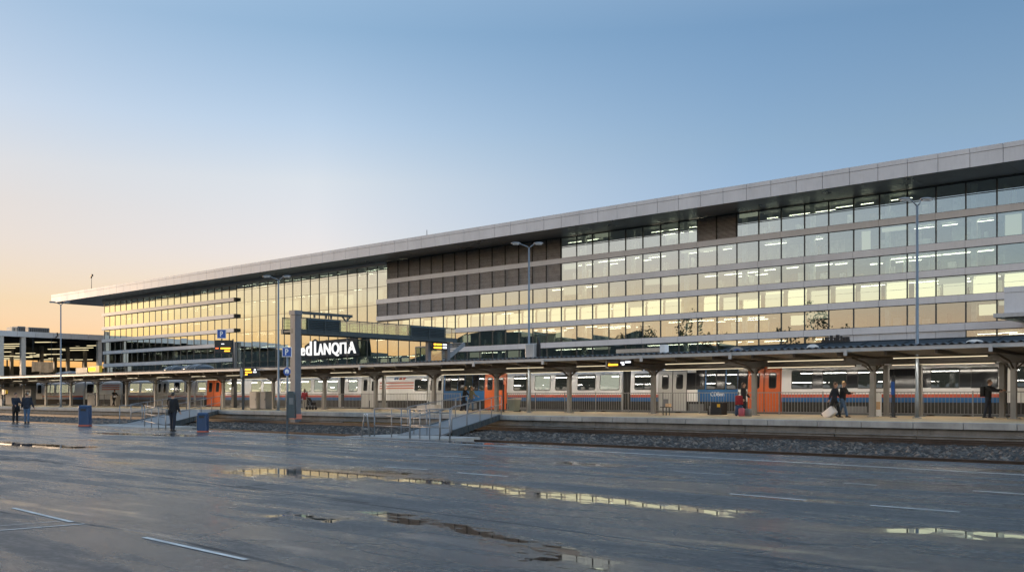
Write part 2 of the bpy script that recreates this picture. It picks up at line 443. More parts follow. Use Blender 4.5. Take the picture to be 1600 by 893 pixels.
# painted lines on the yard
def stripe(p0, p1, w):
    a, c = Vector((*gnd(*p0), 0)), Vector((*gnd(*p1), 0))
    d = (c - a).normalized(); nn = Vector((-d.y, d.x, 0)) * w / 2
    k = max(2, int((c - a).length / .4)); bb = MB(); vs = []
    for i in range(k + 1):
        q = a.lerp(c, i / k); j = rr.uniform(.88, 1.0)
        vs += [tuple(q + nn * j + Vector((0,0,.005))), tuple(q - nn * j + Vector((0,0,.005)))]
    bb.add(vs, [(2*i, 2*i+1, 2*i+3, 2*i+2) for i in range(k)])
    return bb
b = MB()
for p0, p1, w in (((300, 670), (1700, 747), .13), ((20, 793), (112, 815), .07), ((-10, 829), (132, 818), .06), ((225, 839), (385, 874), .07), ((1140, 771), (1260, 781), .09),
                  ((1360, 789), (1500, 799.5), .09), ((1520, 766), (1620, 773), .09), ((1055, 736), (1142, 742), .07), ((650, 710), (745, 714.5), .09), ((600, 729), (668, 733), .09),
                  ((715, 738), (793, 744), .09), ((1318, 754), (1370, 757.5), .06), ((395, 711), (436, 714), .08), ((0, 821), (95, 814), .03)):
    s = stripe(p0, p1, w); b.add(s.v, s.f)
b.build('yard_markings', M['paint_white'], kind='structure')
mat('paint_red', (.16, .06, .055), .4, var=.4, vscale=4)
b = MB()
for p0, p1 in (((940, 727), (1010, 731)), ((1150, 738), (1215, 742)), ((1285, 744), (1345, 748)), ((1455, 755), (1520, 759))):
    s = stripe(p0, p1, .07); b.add(s.v, s.f)
b.build('yard_markings', M['paint_red'], kind='structure')

# land behind the photographer: hills and a line of trees that the glazing mirrors
mat('hill_land', (.030, .036, .034), .95, var=.3, vscale=.02)
b = MB(); rh = random.Random(11)
N = 190; row = []
HT = [(-2300, 112), (-1142, 70), (-876, 51), (-704, 38), (-645, 41), (-610, 55), (-559, 57), (-500, 52), (-470, 42), (-430, 48), (-374, 38), (-250, 32), (300, 26)]
def hill_h(x):
    for (x0, h0), (x1, h1) in zip(HT[:-1], HT[1:]):
        if x <= x1: return h0 + (h1 - h0) * (x - x0) / (x1 - x0)
    return 26
for i in range(N + 1):
    X = 260 - 2300 * i / N
    h = hill_h(X) + 1.5 * math.sin(i * .37) + 1.2 * math.sin(i * .91 + 1) + rh.uniform(-1.2, 1.2)
    row.append((X, max(h, 6)))
vs = []
for X, h in row: vs += [(X, -330, -.65), (X, -352, h), (X, -480, h * .9), (X, -640, -.65)]
b.add(vs, [(4*i+k, 4*i+k+1, 4*i+k+5, 4*i+k+4) for i in range(N) for k in range(3)])
b.build('hills', M['hill_land'], kind='structure')
mat('leaf_dark', (.035, .045, .025), .8, var=.35, vscale=3)
b = MB(); rt = random.Random(21)
for (X, Y, h, w) in ([(-205, -60, 33, 11), (-222, -60, 29, 12), (-192, -58, 25, 9), (-238, -62, 26, 10), (-150, -55, 33, 10), (-163, -57, 26, 11), (-140, -57, 24, 9), (-120, -60, 22, 9), (-255, -64, 22, 7), (-318, -70, 26, 7), (-335, -70, 22, 8), (-420, -70, 30, 8)] +
                     [(rt.uniform(-460, -20), rt.uniform(-80, -55), rt.uniform(9, 15), rt.uniform(5, 8)) for _ in range(34)]):
    b.tube([(X, Y, -.7), (X + rt.uniform(-.4, .4), Y, h * .5), (X + rt.uniform(-.8, .8), Y, h * .92)], [.35, .22, .06], 6)
    for k in range(90):
        t = rt.random() ** .8; rad = w * .5 * (math.sin(math.pi * min(1, .12 + t * .86)) ** .7) * (.35 + .65 * rt.random())
        a = rt.uniform(0, 6.28)
        c = Vector((X + rad * math.cos(a), Y + rad * math.sin(a), h * (.18 + .82 * t)))
        for q in range(7):
            o = c + Vector((rt.gauss(0, .7), rt.gauss(0, .7), rt.gauss(0, .6))); u = Vector((rt.gauss(0, 1), rt.gauss(0, 1), rt.gauss(0, 1))).normalized() * rt.uniform(.3, .65)
            w2 = u.cross(Vector((rt.gauss(0, 1), rt.gauss(0, 1), rt.gauss(0, 1)))).normalized() * rt.uniform(.2, .45)
            b.add([o - u, o + w2, o + u, o - w2], [(0, 1, 2, 3)])
b.build('treeline', M['leaf_dark'], kind='stuff')

# ================================================================= CAMERA, SKY, SUN
cam = bpy.data.cameras.new('camera'); co = bpy.data.objects.new('camera', cam); C.objects.link(co)
cam.sensor_width = 36; cam.lens = 36 * FOC / 1600.0
cam.shift_y = (HOR - 446.5) / 1600.0
cam.clip_start = .1; cam.clip_end = 20000
co.location = (0, 0, EYE)
co.rotation_euler = (R(90), 0, math.atan2(CT, ST))          # looking along (-CT, ST)
SC.camera = co
SUN_EL, SUN_AZ = 2.2, math.atan2(-.20, -1.0)                 # azimuth of the sun as a plan angle
w = bpy.data.worlds.new('World'); SC.world = w; w.use_nodes = True
nt = w.node_tree
for nn in list(nt.nodes): nt.nodes.remove(nn)
wo = nt.nodes.new('ShaderNodeOutputWorld'); bg = nt.nodes.new('ShaderNodeBackground'); sky = nt.nodes.new('ShaderNodeTexSky')
sky.sky_type = 'NISHITA'; sky.sun_disc = False
sky.sun_elevation = R(SUN_EL); sky.sun_rotation = math.pi / 2 - SUN_AZ
sky.altitude = 0; sky.air_density = 1.0; sky.dust_density = 1.0; sky.ozone_density = 1.0
bg.inputs[1].default_value = .15
g_ = NT(nt)                                                   # dusk air: bluer overhead, warmer near the horizon; high sky brightened as added fill
dirv = nt.nodes.new('ShaderNodeTexCoord'); dz = nt.nodes.new('ShaderNodeSeparateXYZ'); nt.links.new(dirv.outputs['Generated'], dz.inputs[0])
def air_ramp(st): return g_.ramp(dz.outputs[2], st)
hl_ = g_.math('SQRT', g_.math('ADD', g_.math('MULTIPLY', dz.outputs[0], dz.outputs[0]), g_.math('MULTIPLY', dz.outputs[1], dz.outputs[1])))
ca = g_.math('DIVIDE', g_.math('ADD', g_.math('MULTIPLY', dz.outputs[0], math.cos(SUN_AZ)), g_.math('MULTIPLY', dz.outputs[1], math.sin(SUN_AZ))), g_.math('MAXIMUM', hl_, 1e-4))
r_sun = air_ramp([(0.017, (.11, .14, .5)), (.087, (.172, .228, .42)), (.174, (.295, .325, .455)), (.259, (.385, .455, .635)), (.342, (.405, .50, .69)), (.5, (.60, .70, .85)), (1.0, (2.0, 2.15, 2.4))])
r_mid = air_ramp([(0.017, (.50, .53, 1.4)), (.087, (.565, .51, .74)), (.139, (.60, .57, .84)), (.208, (.665, .65, .84)), (.259, (.57, .63, .86)), (.342, (.43, .56, .79)), (.5, (.75, .85, 1.05)), (1.0, (2.0, 2.15, 2.4))])
r_side = air_ramp([(0.017, (.68, .66, 1.9)), (.070, (.66, .56, 1.1)), (.122, (.47, .60, 1.08)), (.174, (.46, .57, 1.0)), (.242, (.455, .575, .885)), (.342, (.40, .555, .85)), (.5, (.95, 1.0, 1.2)), (1.0, (2.0, 2.15, 2.4))])
r_fill = air_ramp([(0.017, (1.2, 1.2, 2.5)), (.087, (2.2, 2.0, 2.8)), (.174, (2.2, 2.1, 2.7)), (.342, (1.9, 1.85, 2.2)), (.5, (1.9, 1.9, 2.2)), (1.0, (2.0, 2.15, 2.4))])
def lin01(v, a, b_): return g_.math('MULTIPLY', g_.math('SUBTRACT', v, a), 1.0 / (b_ - a), clamp=True)
fl_ = g_.math('DIVIDE', g_.math('ADD', g_.math('MULTIPLY', dz.outputs[0], .8), g_.math('MULTIPLY', dz.outputs[1], -.6)), g_.math('MAXIMUM', hl_, 1e-4))   # added front fill: sky behind the photographer made brighter, out of view
air = g_.mix(lin01(ca, .67, .95), g_.mix(lin01(ca, .3, .67), g_.mix(lin01(fl_, .45, .9), r_side, r_fill), r_mid), r_sun)
mulc = nt.nodes.new('ShaderNodeMix'); mulc.data_type = 'RGBA'; mulc.blend_type = 'MULTIPLY'; mulc.inputs[0].default_value = 1
nt.links.new(sky.outputs[0], mulc.inputs[6]); nt.links.new(air, mulc.inputs[7])
nt.links.new(mulc.outputs[2], bg.inputs[0]); nt.links.new(bg.outputs[0], wo.inputs[0])
sl = bpy.data.lights.new('sun', 'SUN'); so = bpy.data.objects.new('sun', sl); C.objects.link(so)
sl.energy = .5; sl.angle = R(6); sl.color = (1, .72, .48)
sd = Vector((math.cos(SUN_AZ) * math.cos(R(SUN_EL + 2)), math.sin(SUN_AZ) * math.cos(R(SUN_EL + 2)), math.sin(R(SUN_EL + 2))))
so.rotation_euler = (-sd).to_track_quat('-Z', 'Y').to_euler()
SC.view_settings.view_transform = 'Standard'; SC.view_settings.look = 'None'
SC.view_settings.exposure = 2.14; SC.view_settings.gamma = 1.0
SC.cycles.use_denoising = True
SC.cycles.max_bounces = 8; SC.cycles.transparent_max_bounces = 16
SC.cycles.sample_clamp_indirect = 6
# ================================================================= STATION BUILDING
bld = thing('station_building', 'long glazed office building with grey fascia, overhanging roof and horizontal bands', 'building', (ax(900, BLD_Y), BLD_Y, 0))
def part(mb, name, mats, parent=bld, kind=None):
    """geometry given in world metres, stored relative to its thing"""
    o = mb.build(name, mats, parent, kind)
    base = parent.matrix_world if False else None
    p = parent; off = Vector((0, 0, 0))
    while p is not None: off += p.location; p = p.parent
    o.data.transform(Matrix.Translation(-off)); return o
def rpx(r): return 1.0 / (r * 1e-4) - 915.0
# module lines of the facade (far left end -> near right end)
rs = []; r = 9.276
for k in range(52): rs.append(r); r -= (9.276 - 5.58) / 52
r = 5.58
for k in range(10): rs.append(r); r -= .0741
while r > 4.38: rs.append(r); r -= .0785
while r > 3.60: rs.append(r); r -= .081
grid = [ax(rpx(q), BLD_Y) for q in rs]                       # x of every mullion, increasing
NM = len(grid) - 1
def near_mod(px):
    x = ax(px, BLD_Y); return min(range(len(grid)), key=lambda i: abs(grid[i] - x))
I_BAND_END, I_CURT_B, I_CURT_A, I_LOUV_END, I_L3_END = near_mod(370), near_mod(597), near_mod(612), near_mod(877), near_mod(757)
I_L2A, I_L2B = near_mod(1088), near_mod(1151.5)
XL, XR = grid[0], grid[-1]
BANDS = [(24.35, 25.2), (20.4, 21.3), (17.0, 17.85), (13.6, 14.45), (10.0, 10.9)]
ROWS = [(25.2, 28.68), (21.3, 24.35), (17.85, 20.4), (14.45, 17.0), (10.9, 13.6), (6.4, 10.0)]

# roof: fascia panels, soffit, top
FX0, FX1 = ax(80, FAS_Y), grid[-1] + 3
b = MB()
b.box(FX0 + .1, FX1, FAS_Y + .08, 166, 28.9, 30.9)
part(b, 'roof', [M['joint']])
b = MB(); x = FX1; step = (grid[-1] - grid[-8]) / 7
while x > FX0 + .3:
    x2 = max(x - step, FX0)
    b.box(x2 + .03, x - .03, FAS_Y, FAS_Y + .075, 28.75, 30.38)
    b.box(x2 + .03, x - .03, FAS_Y - .04, FAS_Y + .075, 30.42, 31.0)
    x = x2
y = FAS_Y + .08
while y < 166:
    b.box(FX0 - .0, FX0 + .09, y + .03, y + step - .03, 28.75, 30.38); b.box(FX0 - .04, FX0 + .09, y + .03, y + step - .03, 30.42, 31.0); y += step
part(b, 'fascia', [M['fascia_metal']])
b = MB(); x = FX1
while x > FX0 + .3:
    x2 = max(x - step, FX0 + .1)
    for k in range(2): b.box(x2 + .012, x - .012, FAS_Y + .1 + k * 3.9, FAS_Y + 3.98 + k * 3.9, 28.80, 28.89)
    x = x2
x = FX0 + .1
while x < XL - 1:
    b.box(x + .012, x + step - .012, FAS_Y + 7.92, 165.9, 28.80, 28.89); x += step
part(b, 'soffit', [M['soffit']])
b = MB(); b.box(XL - .2, grid[I_CURT_A], BLD_Y - .55, BLD_Y - .15, 28.15, 28.78); part(b, 'cornice', [M['band_metal']])

# body behind the glass: slabs, rear wall, cross walls, end wall
b = MB()
LV = [6.0, 9.95, 13.55, 16.95, 20.35, 24.3, 28.7]
for z in LV[:-1]: b.box(XL + .05, XR, BLD_Y + .25, BLD_Y + 12.7, z - .35 + .2, z + .45, 0)
b.box(XL, XR, BLD_Y + .2, BLD_Y + 12.7, 28.7, 28.79, 0)
b.box(XL, XR, BLD_Y + 12.7, BLD_Y + 13, -.6, 28.79, 1)
for i in range(0, NM, 9):
    for z0, z1 in zip(LV[:-1], LV[1:]): b.box(grid[i] - .08, grid[i] + .08, BLD_Y + 3.0, BLD_Y + 12.6, z0 + .5, z1 - .2, 1)
for i in range(2, NM, 3): b.box(grid[i] + .35, grid[i] + .95, BLD_Y + .9, BLD_Y + 1.5, 6.4, 28.6, 3)
b.box(XL - .35, XL - .02, BLD_Y, BLD_Y + 13, -.6, 28.75, 2)
b.box(XL, XR, BLD_Y - .2, BLD_Y - .05, -.6, 3.2, 2)
part(b, 'shell', [M['slab'], M['office_wall'], M['band_metal'], M['office_white']])

# horizontal bands
def band(k, i0, i1, proud, m, name='spandrel_band'):
    z0, z1 = BANDS[k]; bb = MB(); i = i0
    while i < i1:
        j = min(i + 2, i1); bb.box(grid[i] + .02, grid[j] - .02, BLD_Y - proud, BLD_Y + .2, z0, z1); i = j
    bb.box(grid[i0] + .05, grid[i1] - .05, BLD_Y - proud + .04, BLD_Y + .18, z0 + .03, z1 - .03, 1)
    if name == 'sunshade_band': bb.box(grid[i1] - .02, grid[i1] + .5, BLD_Y - proud, BLD_Y + .1, z0 + .02, z1 - .02, 1)
    return part(bb, name, [m, M['joint']])
for k, i0 in enumerate((I_CURT_A, I_CURT_B, I_CURT_B, I_CURT_B + 3, near_mod(700))): band(k, i0, NM, .35, M['band_metal'])
for k in range(3): band(k, 0, I_BAND_END, .8, M['band_metal'], 'sunshade_band')
for k in (3, 4): band(k, 0, I_BAND_END, .5, M['band_metal'])
b = MB(); b.box(grid[I_BAND_END] - .3, grid[I_BAND_END] + .5, BLD_Y - .9, BLD_Y - .1, 5.5, 14.6); part(b, 'end_post', [M['post_steel']])

# glazing
rg = random.Random(42)
def in_louvre(row, i):
    if row == 0: return I_CURT_A <= i < I_LOUV_END or I_L2A <= i < I_L2B
    if row == 1: return I_CURT_A <= i < I_LOUV_END
    if row == 2: return I_CURT_B <= i < I_L3_END
    return False
def in_curtain(row, i):
    st = (I_CURT_A, I_CURT_A, I_CURT_B, I_CURT_B + 3, near_mod(700), near_mod(700))[row]
    return I_BAND_END <= i < st
def pane_into(mb, x0, x1, z0, z1):
    dx, dz = rg.gauss(0, .005), rg.gauss(0, .0013)
    w, h = (x1 - x0), (z1 - z0)
    y = BLD_Y
    mb.quad((x0, y - dx*w/2 - dz*h/2, z0), (x1, y + dx*w/2 - dz*h/2, z0), (x1, y + dx*w/2 + dz*h/2, z1), (x0, y - dx*w/2 + dz*h/2, z1))
def frame_into(mb, x0, x1, z0, z1, transom=None):
    t = .075
    mb.box(x0, x0 + t, BLD_Y - .09, BLD_Y + .1, z0, z1); mb.box(x1 - t, x1, BLD_Y - .09, BLD_Y + .1, z0, z1)
    mb.box(x0 + t, x1 - t, BLD_Y - .07, BLD_Y + .08, z0, z0 + .07); mb.box(x0 + t, x1 - t, BLD_Y - .07, BLD_Y + .08, z1 - .07, z1)
    if transom: mb.box(x0 + t, x1 - t, BLD_Y - .065, BLD_Y + .07, transom - .05, transom + .05)
stuff_f, stuff_p = MB(), MB()
wins = 0
for i in range(NM - 1, -1, -1):
    x0, x1 = grid[i] + .004, grid[i + 1] - .004
    for row, (z0, z1) in enumerate(ROWS):
        if in_louvre(row, i):
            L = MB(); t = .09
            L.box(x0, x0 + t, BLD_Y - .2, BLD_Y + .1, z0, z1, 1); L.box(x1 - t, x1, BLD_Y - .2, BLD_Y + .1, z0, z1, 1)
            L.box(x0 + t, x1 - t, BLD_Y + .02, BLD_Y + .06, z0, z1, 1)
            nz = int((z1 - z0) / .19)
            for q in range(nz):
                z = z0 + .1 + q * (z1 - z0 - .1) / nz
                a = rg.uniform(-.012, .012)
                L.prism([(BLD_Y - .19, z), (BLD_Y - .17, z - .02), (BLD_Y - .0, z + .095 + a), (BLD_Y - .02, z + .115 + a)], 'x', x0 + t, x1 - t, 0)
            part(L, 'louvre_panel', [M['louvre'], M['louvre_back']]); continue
        if in_curtain(row, i): continue
        tr = 27.05 if row == 0 else None
        if row == 5 and near_mod(1290) <= i < near_mod(1510):
            P = MB(); P.box(x0 + .02, x1 - .02, BLD_Y - .12, BLD_Y + .1, z0, z1 - .02); part(P, 'blank_panel', [M['fascia_metal']]); continue
        if wins < 97 and row < 5 and rpx(rs[i + 1]) < 1640:
            f = MB(); frame_into(f, x0, x1, z0 + .003, z1 - .003, tr)
            w_ = part(f, 'window', [M['mullion']])
            pn = MB(); pane_into(pn, x0 + .02, x1 - .02, z0, z1)
            po = pn.build('pane', [M['facade_glass']], w_); po.data.transform(Matrix.Translation(-bld.location)); wins += 1
        else:
            frame_into(stuff_f, x0, x1, z0 + .003, z1 - .003, tr); pane_into(stuff_p, x0 + .02, x1 - .02, z0, z1)
stuff_f.add(stuff_p.v, stuff_p.f, 1)
part(stuff_f, 'glazing', [M['mullion'], M['facade_glass']], kind='stuff')
# curtain wall: continuous mullions and transoms
cf, cp = MB(), MB()
TZ = [3.2, 6.4, 9.75, 13.3, 16.75, 20.3, 23.95, 26.9, 28.68]
iz = [0]
for i in range(I_BAND_END, near_mod(700)):
    x0, x1 = grid[i], grid[i + 1]
    top = 28.68 if i < I_CURT_A - 0 else 28.68
    for a, c in zip(TZ[:-1], TZ[1:]):
        rowi = min(range(6), key=lambda q: abs((ROWS[q][0] + ROWS[q][1]) / 2 - (a + c) / 2))
        if i >= I_CURT_B and not in_curtain(rowi, i): continue
        cf.box(x0 - .05, x0 + .05, BLD_Y - .1, BLD_Y + .12, a, c); cf.box(x0 + .05, x1 - .05, BLD_Y - .07, BLD_Y + .1, c - .06, c + .0)
        pane_into(cp, x0 + .02, x1 - .02, a, c)
cf.add(cp.v, cp.f, 1); part(cf, 'curtain_wall', [M['mullion'], M['facade_glass']])

# things seen through the glass
for k, (nm, c, s) in enumerate((('blind_bright', (1.0, .84, .52), .42), ('blind_mid', (1.0, .85, .57), .28), ('blind_low', (.95, .85, .62), .13))): emit(nm, c, s)
bl = MB(); fur = MB(); li = MB(); dk = MB()
I_LIT = near_mod(630); rooms = {}
for i in range(NM):
    x0, x1 = grid[i] + .1, grid[i + 1] - .1; pxm = rpx((rs[i] + rs[i + 1]) / 2)
    # row 4: lit rooms with cream roller blinds
    if i >= I_LIT and not (1060 < pxm < 1092):
        q = 0 if rg.random() < .7 else 1
        zz = 16.95 - rg.choice((.0, .0, .25, .5))
        xa = x0 + (.55 if pxm > 1100 else .25)
        bl.box(xa, x1, BLD_Y + .75, BLD_Y + .78, 14.5, 15.75, q); bl.box(xa, x1, BLD_Y + .75, BLD_Y + .78, 15.80, 16.45, q); bl.box(xa, x1, BLD_Y + .9, BLD_Y + .93, 16.48, zz, 0)
    # the glazed hall: odd lit panes and screens far inside
    if I_BAND_END <= i < I_CURT_B:
        for z0, z1 in ((21.2, 23.6), (17.6, 20.0), (20.6, 23.2)):
            if rg.random() < .28: bl.box(x0, x1, BLD_Y + 1.6, BLD_Y + 1.64, z0, z1, rg.choice((1, 2, 2)))
    if near_mod(560) <= i < near_mod(655) and i % 4: bl.box(x0 + .2, x1 - .3, BLD_Y + .6, BLD_Y + .63, 6.6, 9.3, 1)
    for row, (z0, z1) in enumerate(ROWS):
        if in_louvre(row, i): continue
        fl, ce = z0 + .02, z1
        # ceiling strip lights, two lines deep
        on = {0: .6, 1: .7, 2: .32, 3: .3, 4: .3, 5: .7}[row]
        key = (row, i // 3)
        if key not in rooms:
            rooms[key] = (rg.random() < on, rg.uniform(1.2, 2.4), rg.random() < .35, rg.uniform(3.2, 8), rg.choice((0, 0, 1, 2, 3)), rg.choice((.25, .3, .45)))
        lit_, y1_, two, dp_, wc, dz_ = rooms[key]
        if lit_:
            for yy in (BLD_Y + y1_, BLD_Y + y1_ + 3.4)[:2 if two else 1]:
                if rg.random() < .85: li.box(x0 + .02, x1 - rg.choice((.0, .0, .9, 1.6)), yy, yy + .12, ce - dz_ - .05 - (.35 if row == 0 else 0), ce - dz_ - (.35 if row == 0 else 0))
        if row < 5 and dp_ < 7: fur.box(x0 - .05, x1 + .05, BLD_Y + dp_ + 2, BLD_Y + dp_ + 2.1, fl + .46, ce - .22, (1, 0, 3, 2)[wc] if rg.random() < .8 else 1)
        if rg.random() < .13: bl.box(x0, x1, BLD_Y + .5, BLD_Y + .53, ce - rg.uniform(.5, 1.6), ce - .02, 2)
        for _ in range(rg.choice((1, 2, 3))):
            xx = rg.uniform(x0, x1 - 1); ww = rg.uniform(.3, 1.1); hh = rg.choice((.5, .8, 1.1, 1.5)); yy = BLD_Y + rg.uniform(1.6, 6)
            fur.box(xx, xx + ww, yy, yy + rg.uniform(.3, .8), fl + .2, fl + .45 + hh, rg.choice((0, 0, 1, 1, 2, 3)))
        if row in (1, 2, 4) and rg.random() < .09:
            fur.box(x0 + .4, x1 - .6, BLD_Y + 4, BLD_Y + 4.2, fl + .5, fl + rg.uniform(1.2, 2.4), 3)
        if row == 4 and rg.random() < .16: bl.box(x0 + rg.uniform(.1, 1.2), x1 - .3, BLD_Y + 1.2, BLD_Y + 1.23, fl + .9, ce - .4, 1)
        if row == 1 and rg.random() < .12: bl.box(x0 + .5, x1 - rg.uniform(1, 1.8), BLD_Y + 1.2, BLD_Y + 1.23, fl + .3, ce - .2, 2)
part(bl, 'roller_blind', [M['blind_bright'], M['blind_mid'], M['blind_low']], kind='stuff')
part(fur, 'office_furniture', [M['office_white'], M['office_wall'], M['office_dark'], M['office_tan']], kind='stuff')
part(li, 'ceiling_light', [M['office_strip']], kind='stuff')
# projecting bay at the near end
b = MB(); bx = ax(1569, 121.5)
b.box(bx, bx + 40, 121.5, BLD_Y - .4, 11.05, 13.35, 0); b.box(bx - .02, bx + 40, 121.45, BLD_Y - .42, 13.38, 14.0, 0); b.box(bx - .9, bx + 40.5, 120.6, BLD_Y - .45, 10.55, 11.0, 1); b.box(bx + .1, bx + 39, 121.6, BLD_Y - .5, 10.45, 10.54, 2)
part(b, 'projecting_bay', [M['fascia_metal'], M['gutter'], M['soffit']])

# illuminated letters on a dark slab in front of the glazed hall
SG_Y = BLD_Y - 2.2
sg = thing('building_sign', 'large white upright letters on a dark backing in front of the glass', 'sign', (ax(512, SG_Y), SG_Y, 0))
b = MB(); xa, xb = ax(473, SG_Y), ax(556, SG_Y)
za, zb = az(512, 556.0, SG_Y), az(512, 531.5, SG_Y)
b.prism([(xa, za - .15), (ax(558, SG_Y), za - .15), (ax(554.5, SG_Y), zb + .3), (xa + 4.6, zb + .05), (xa + 3.6, zb + .5), (xa, zb - .8)], 'y', SG_Y + .5, SG_Y + .8)
part(b, 'backing', [M['roof_slate']], sg)
def glyph(ch, px_a, px_b, py_t, py_b, shear=0.0):
    cu = bpy.data.curves.new('letter', 'FONT'); cu.body = ch; cu.extrude = .08; cu.offset = .012; cu.fill_mode = 'BOTH'
    t = bpy.data.objects.new('letter_tmp', cu); C.objects.link(t)
    bpy.context.view_layer.update()
    me = bpy.data.meshes.new_from_object(t.evaluated_get(bpy.context.evaluated_depsgraph_get()))
    bpy.data.objects.remove(t)
    me.name = 'letter'
    v = [q.co for q in me.vertices]; x0, x1 = min(q.x for q in v), max(q.x for q in v); y0, y1 = min(q.y for q in v), max(q.y for q in v)
    X0, X1 = ax(px_a, SG_Y), ax(px_b, SG_Y); pm = (px_a + px_b) / 2; Z0, Z1 = az(pm, py_b, SG_Y), az(pm, py_t, SG_Y)
    for q in me.vertices:
        x = X0 + (q.co.x - x0) / (x1 - x0) * (X1 - X0); z = Z0 + (q.co.y - y0) / (y1 - y0) * (Z1 - Z0); y = SG_Y + .42 - q.co.z * 2.0
        q.co = Vector((x + shear * (z - Z0), y, z)) - sg.location
    me.materials.clear(); me.materials.append(M['sign_glow'])
    o = bpy.data.objects.new('letter', me); C.objects.link(o); o.parent = sg
for g_ in (('e', 467, 474, 543, 555), ('d', 476, 484.5, 533, 555), ('L', 489, 496, 532.5, 554.5), ('A', 495, 502.5, 536.5, 554), ('N', 504, 514, 535.5, 553.5), ('Q', 516, 527.5, 534.5, 556), ('\u041f', 529, 538.5, 534.5, 552), ('A', 541, 553.5, 533, 551.5)):
    glyph(*g_)

# roof masts
def roof_mast(px, y_top, label, head):
    b = MB(); Y = 128; x = ax(px, Y); zt = az(px, y_top, Y)
    o = thing('roof_mast', label, 'mast', (x, Y, 30.9))
    b.tube([(0, 0, 0), (0, 0, zt - 30.9)], [.09, .05], 6); o2 = b.build('pole', [M['pole_dark']], o)
    if head:
        b = MB(); h = zt - 30.9
        b.box(-.55, -.08, -.2, .2, h - .75, h - .1); b.box(.08, .5, -.2, .25, h - .3, h + .3); b.box(-.08, .08, -.05, .05, h - .5, h + .02); b.build('camera_head', [M['black_plastic']], o)
roof_mast(143, 430, 'short dark mast with two camera heads on the far roof end', True)
roof_mast(667, 359, 'thin bare antenna rod on the middle of the long roof', False)
# ================================================================= PLATFORM CANOPY
CAN0, CAN1 = -330, 25
cn = thing('platform_canopy', 'long flat platform canopy with corrugated roof, pale gutter and taupe columns', 'canopy', (-60, COL_Y, PLAT_Z))
b = MB()
# corrugated sheet, wavy along x: thin slab from front gutter to back
def corr(y0, z0, y1, z1, x0, x1, pitch=.34, amp=.045):
    vs = []; n = int((x1 - x0) / (pitch / 4))
    for i in range(n + 1):
        x = x0 + i * (pitch / 4); dz = (0, amp, 0, -amp)[i % 4]
        vs += [(x, y0, z0 + dz), (x, y1, z1 + dz), (x, y1, z1 + dz - .03), (x, y0, z0 + dz - .03)]
    fs = []
    for i in range(n):
        a, c = 4*i, 4*i + 4
        fs += [(a, a+1, c+1, c), (a+3, c+3, c+2, a+2), (a, c, c+3, a+3), (a+1, a+2, c+2, c+1)]
    return vs, fs
v, f = corr(43.93, 3.835, 53.0, 3.90, -150, CAN1); b.add(v, f)
b.box(CAN0, -150, 43.95, 53.0, 3.80, 3.84)
part(b, 'roof_sheet', [M['roof_sheet']], cn)
b = MB(); b.box(CAN0, CAN1, 43.86, 44.02, 3.60, 3.755, 0)
x = CAN1
b.box(CAN0, CAN1, 43.84, 44.03, 3.745, 3.765, 0)
part(b, 'gutter', [M['gutter']], cn)
b = MB()
b.prism([(44.02, 3.61), (48.3, 3.50), (49.2, 3.50), (52.95, 3.62), (52.95, 3.74), (44.02, 3.74)], 'x', CAN0, CAN1)
x = CAN1 - .7
while x > -200:
    b.box(x - .05, x + .05, 44.1, 52.8, 3.42, 3.62); x -= 2.2
part(b, 'underside', [M['canopy_steel']], cn)
b = MB(); b.box(CAN0, CAN1, 48.52, 48.88, 3.18, 3.5); b.box(CAN0, CAN1, 52.55, 52.75, 3.30, 3.6); part(b, 'longitudinal_beam', [M['canopy_steel']], cn)
COLS = [1848, 1584, 1364, 1178.6, 1021, 889.6, 776, 678, 587, 507, 427, 349, 295.5, 243, 198, 152.7, 111, 72, 37, 3]
col_me = MB()
col_me.box(-.115, .115, -.115, .115, 0, 2.63); col_me.box(-.22, .22, -.22, .22, 0, .05)
col_me = col_me.mesh('column', [M['column_paint']])
br_me = MB()
for s in (-1, 1):
    pts = [(s * .115, 0, 2.22), (s * .2, 0, 2.36), (s * .36, 0, 2.50), (s * .56, 0, 2.60)]
    br_me.tube(pts, .04, 6)
    br_me.tube([(0, s * .115, 2.3), (0, s * .7, 2.62), (0, s * 2.4, 2.86)], .05, 6)
br_me.box(-.5, .5, -.2, .2, 2.53, 2.625)
br_me = br_me.mesh('bracket', [M['canopy_steel']])
for px in COLS:
    x = ax(px, COL_Y)
    c = link_mesh('column', col_me, cn, (x + 60, 0, 0)); link_mesh('bracket', br_me, c)
for px, Y in ((600, 51.2), (1385, 51.0), (1566, 50.6), (826, 51.2), (1437, 51.2)):
    link_mesh('column', col_me, cn, (ax(px, Y) + 60, Y - COL_Y, 0))
# strip lights under the canopy
def strip(px_a, px_b, Y, z):
    xa, xb = ax(px_a, Y), ax(px_b, Y)
    bb = MB(); bb.box(xa, xb, Y - .09, Y + .09, z + .042, z + .10, 1); bb.box(xa + .02, xb - .02, Y - .085, Y - .065, z + .002, z + .042, 2); bb.box(xa + .02, xb - .02, Y - .06, Y + .08, z + .012, z + .04, 0)
    for xe in (xa, xb - .02): bb.box(xe, xe + .0195, Y - .088, Y + .088, z, z + .0415, 1)
    part(bb, 'strip_light', [M['strip_glow'], M['canopy_steel'], M['strip_face']], cn)
for a, c in ((1396, 1545), (1200, 1320), (1040, 1134), (902, 951), (792, 851), (690, 727), (598, 646), (517, 558), (446, 474), (355, 390), (300, 322), (246, 266), (200, 216), (157, 175), (116, 131), (78, 96), (45, 60), (22, 36)):
    strip(a, c, 46.6, 3.33)
for a, c in ((1394, 1556), (1200, 1337), (1040, 1166), (899, 1004), (792, 880), (690, 765), (600, 668), (518, 580), (440, 500), (356, 425), (300, 345)):
    strip(a, c, 51.6, 3.17)
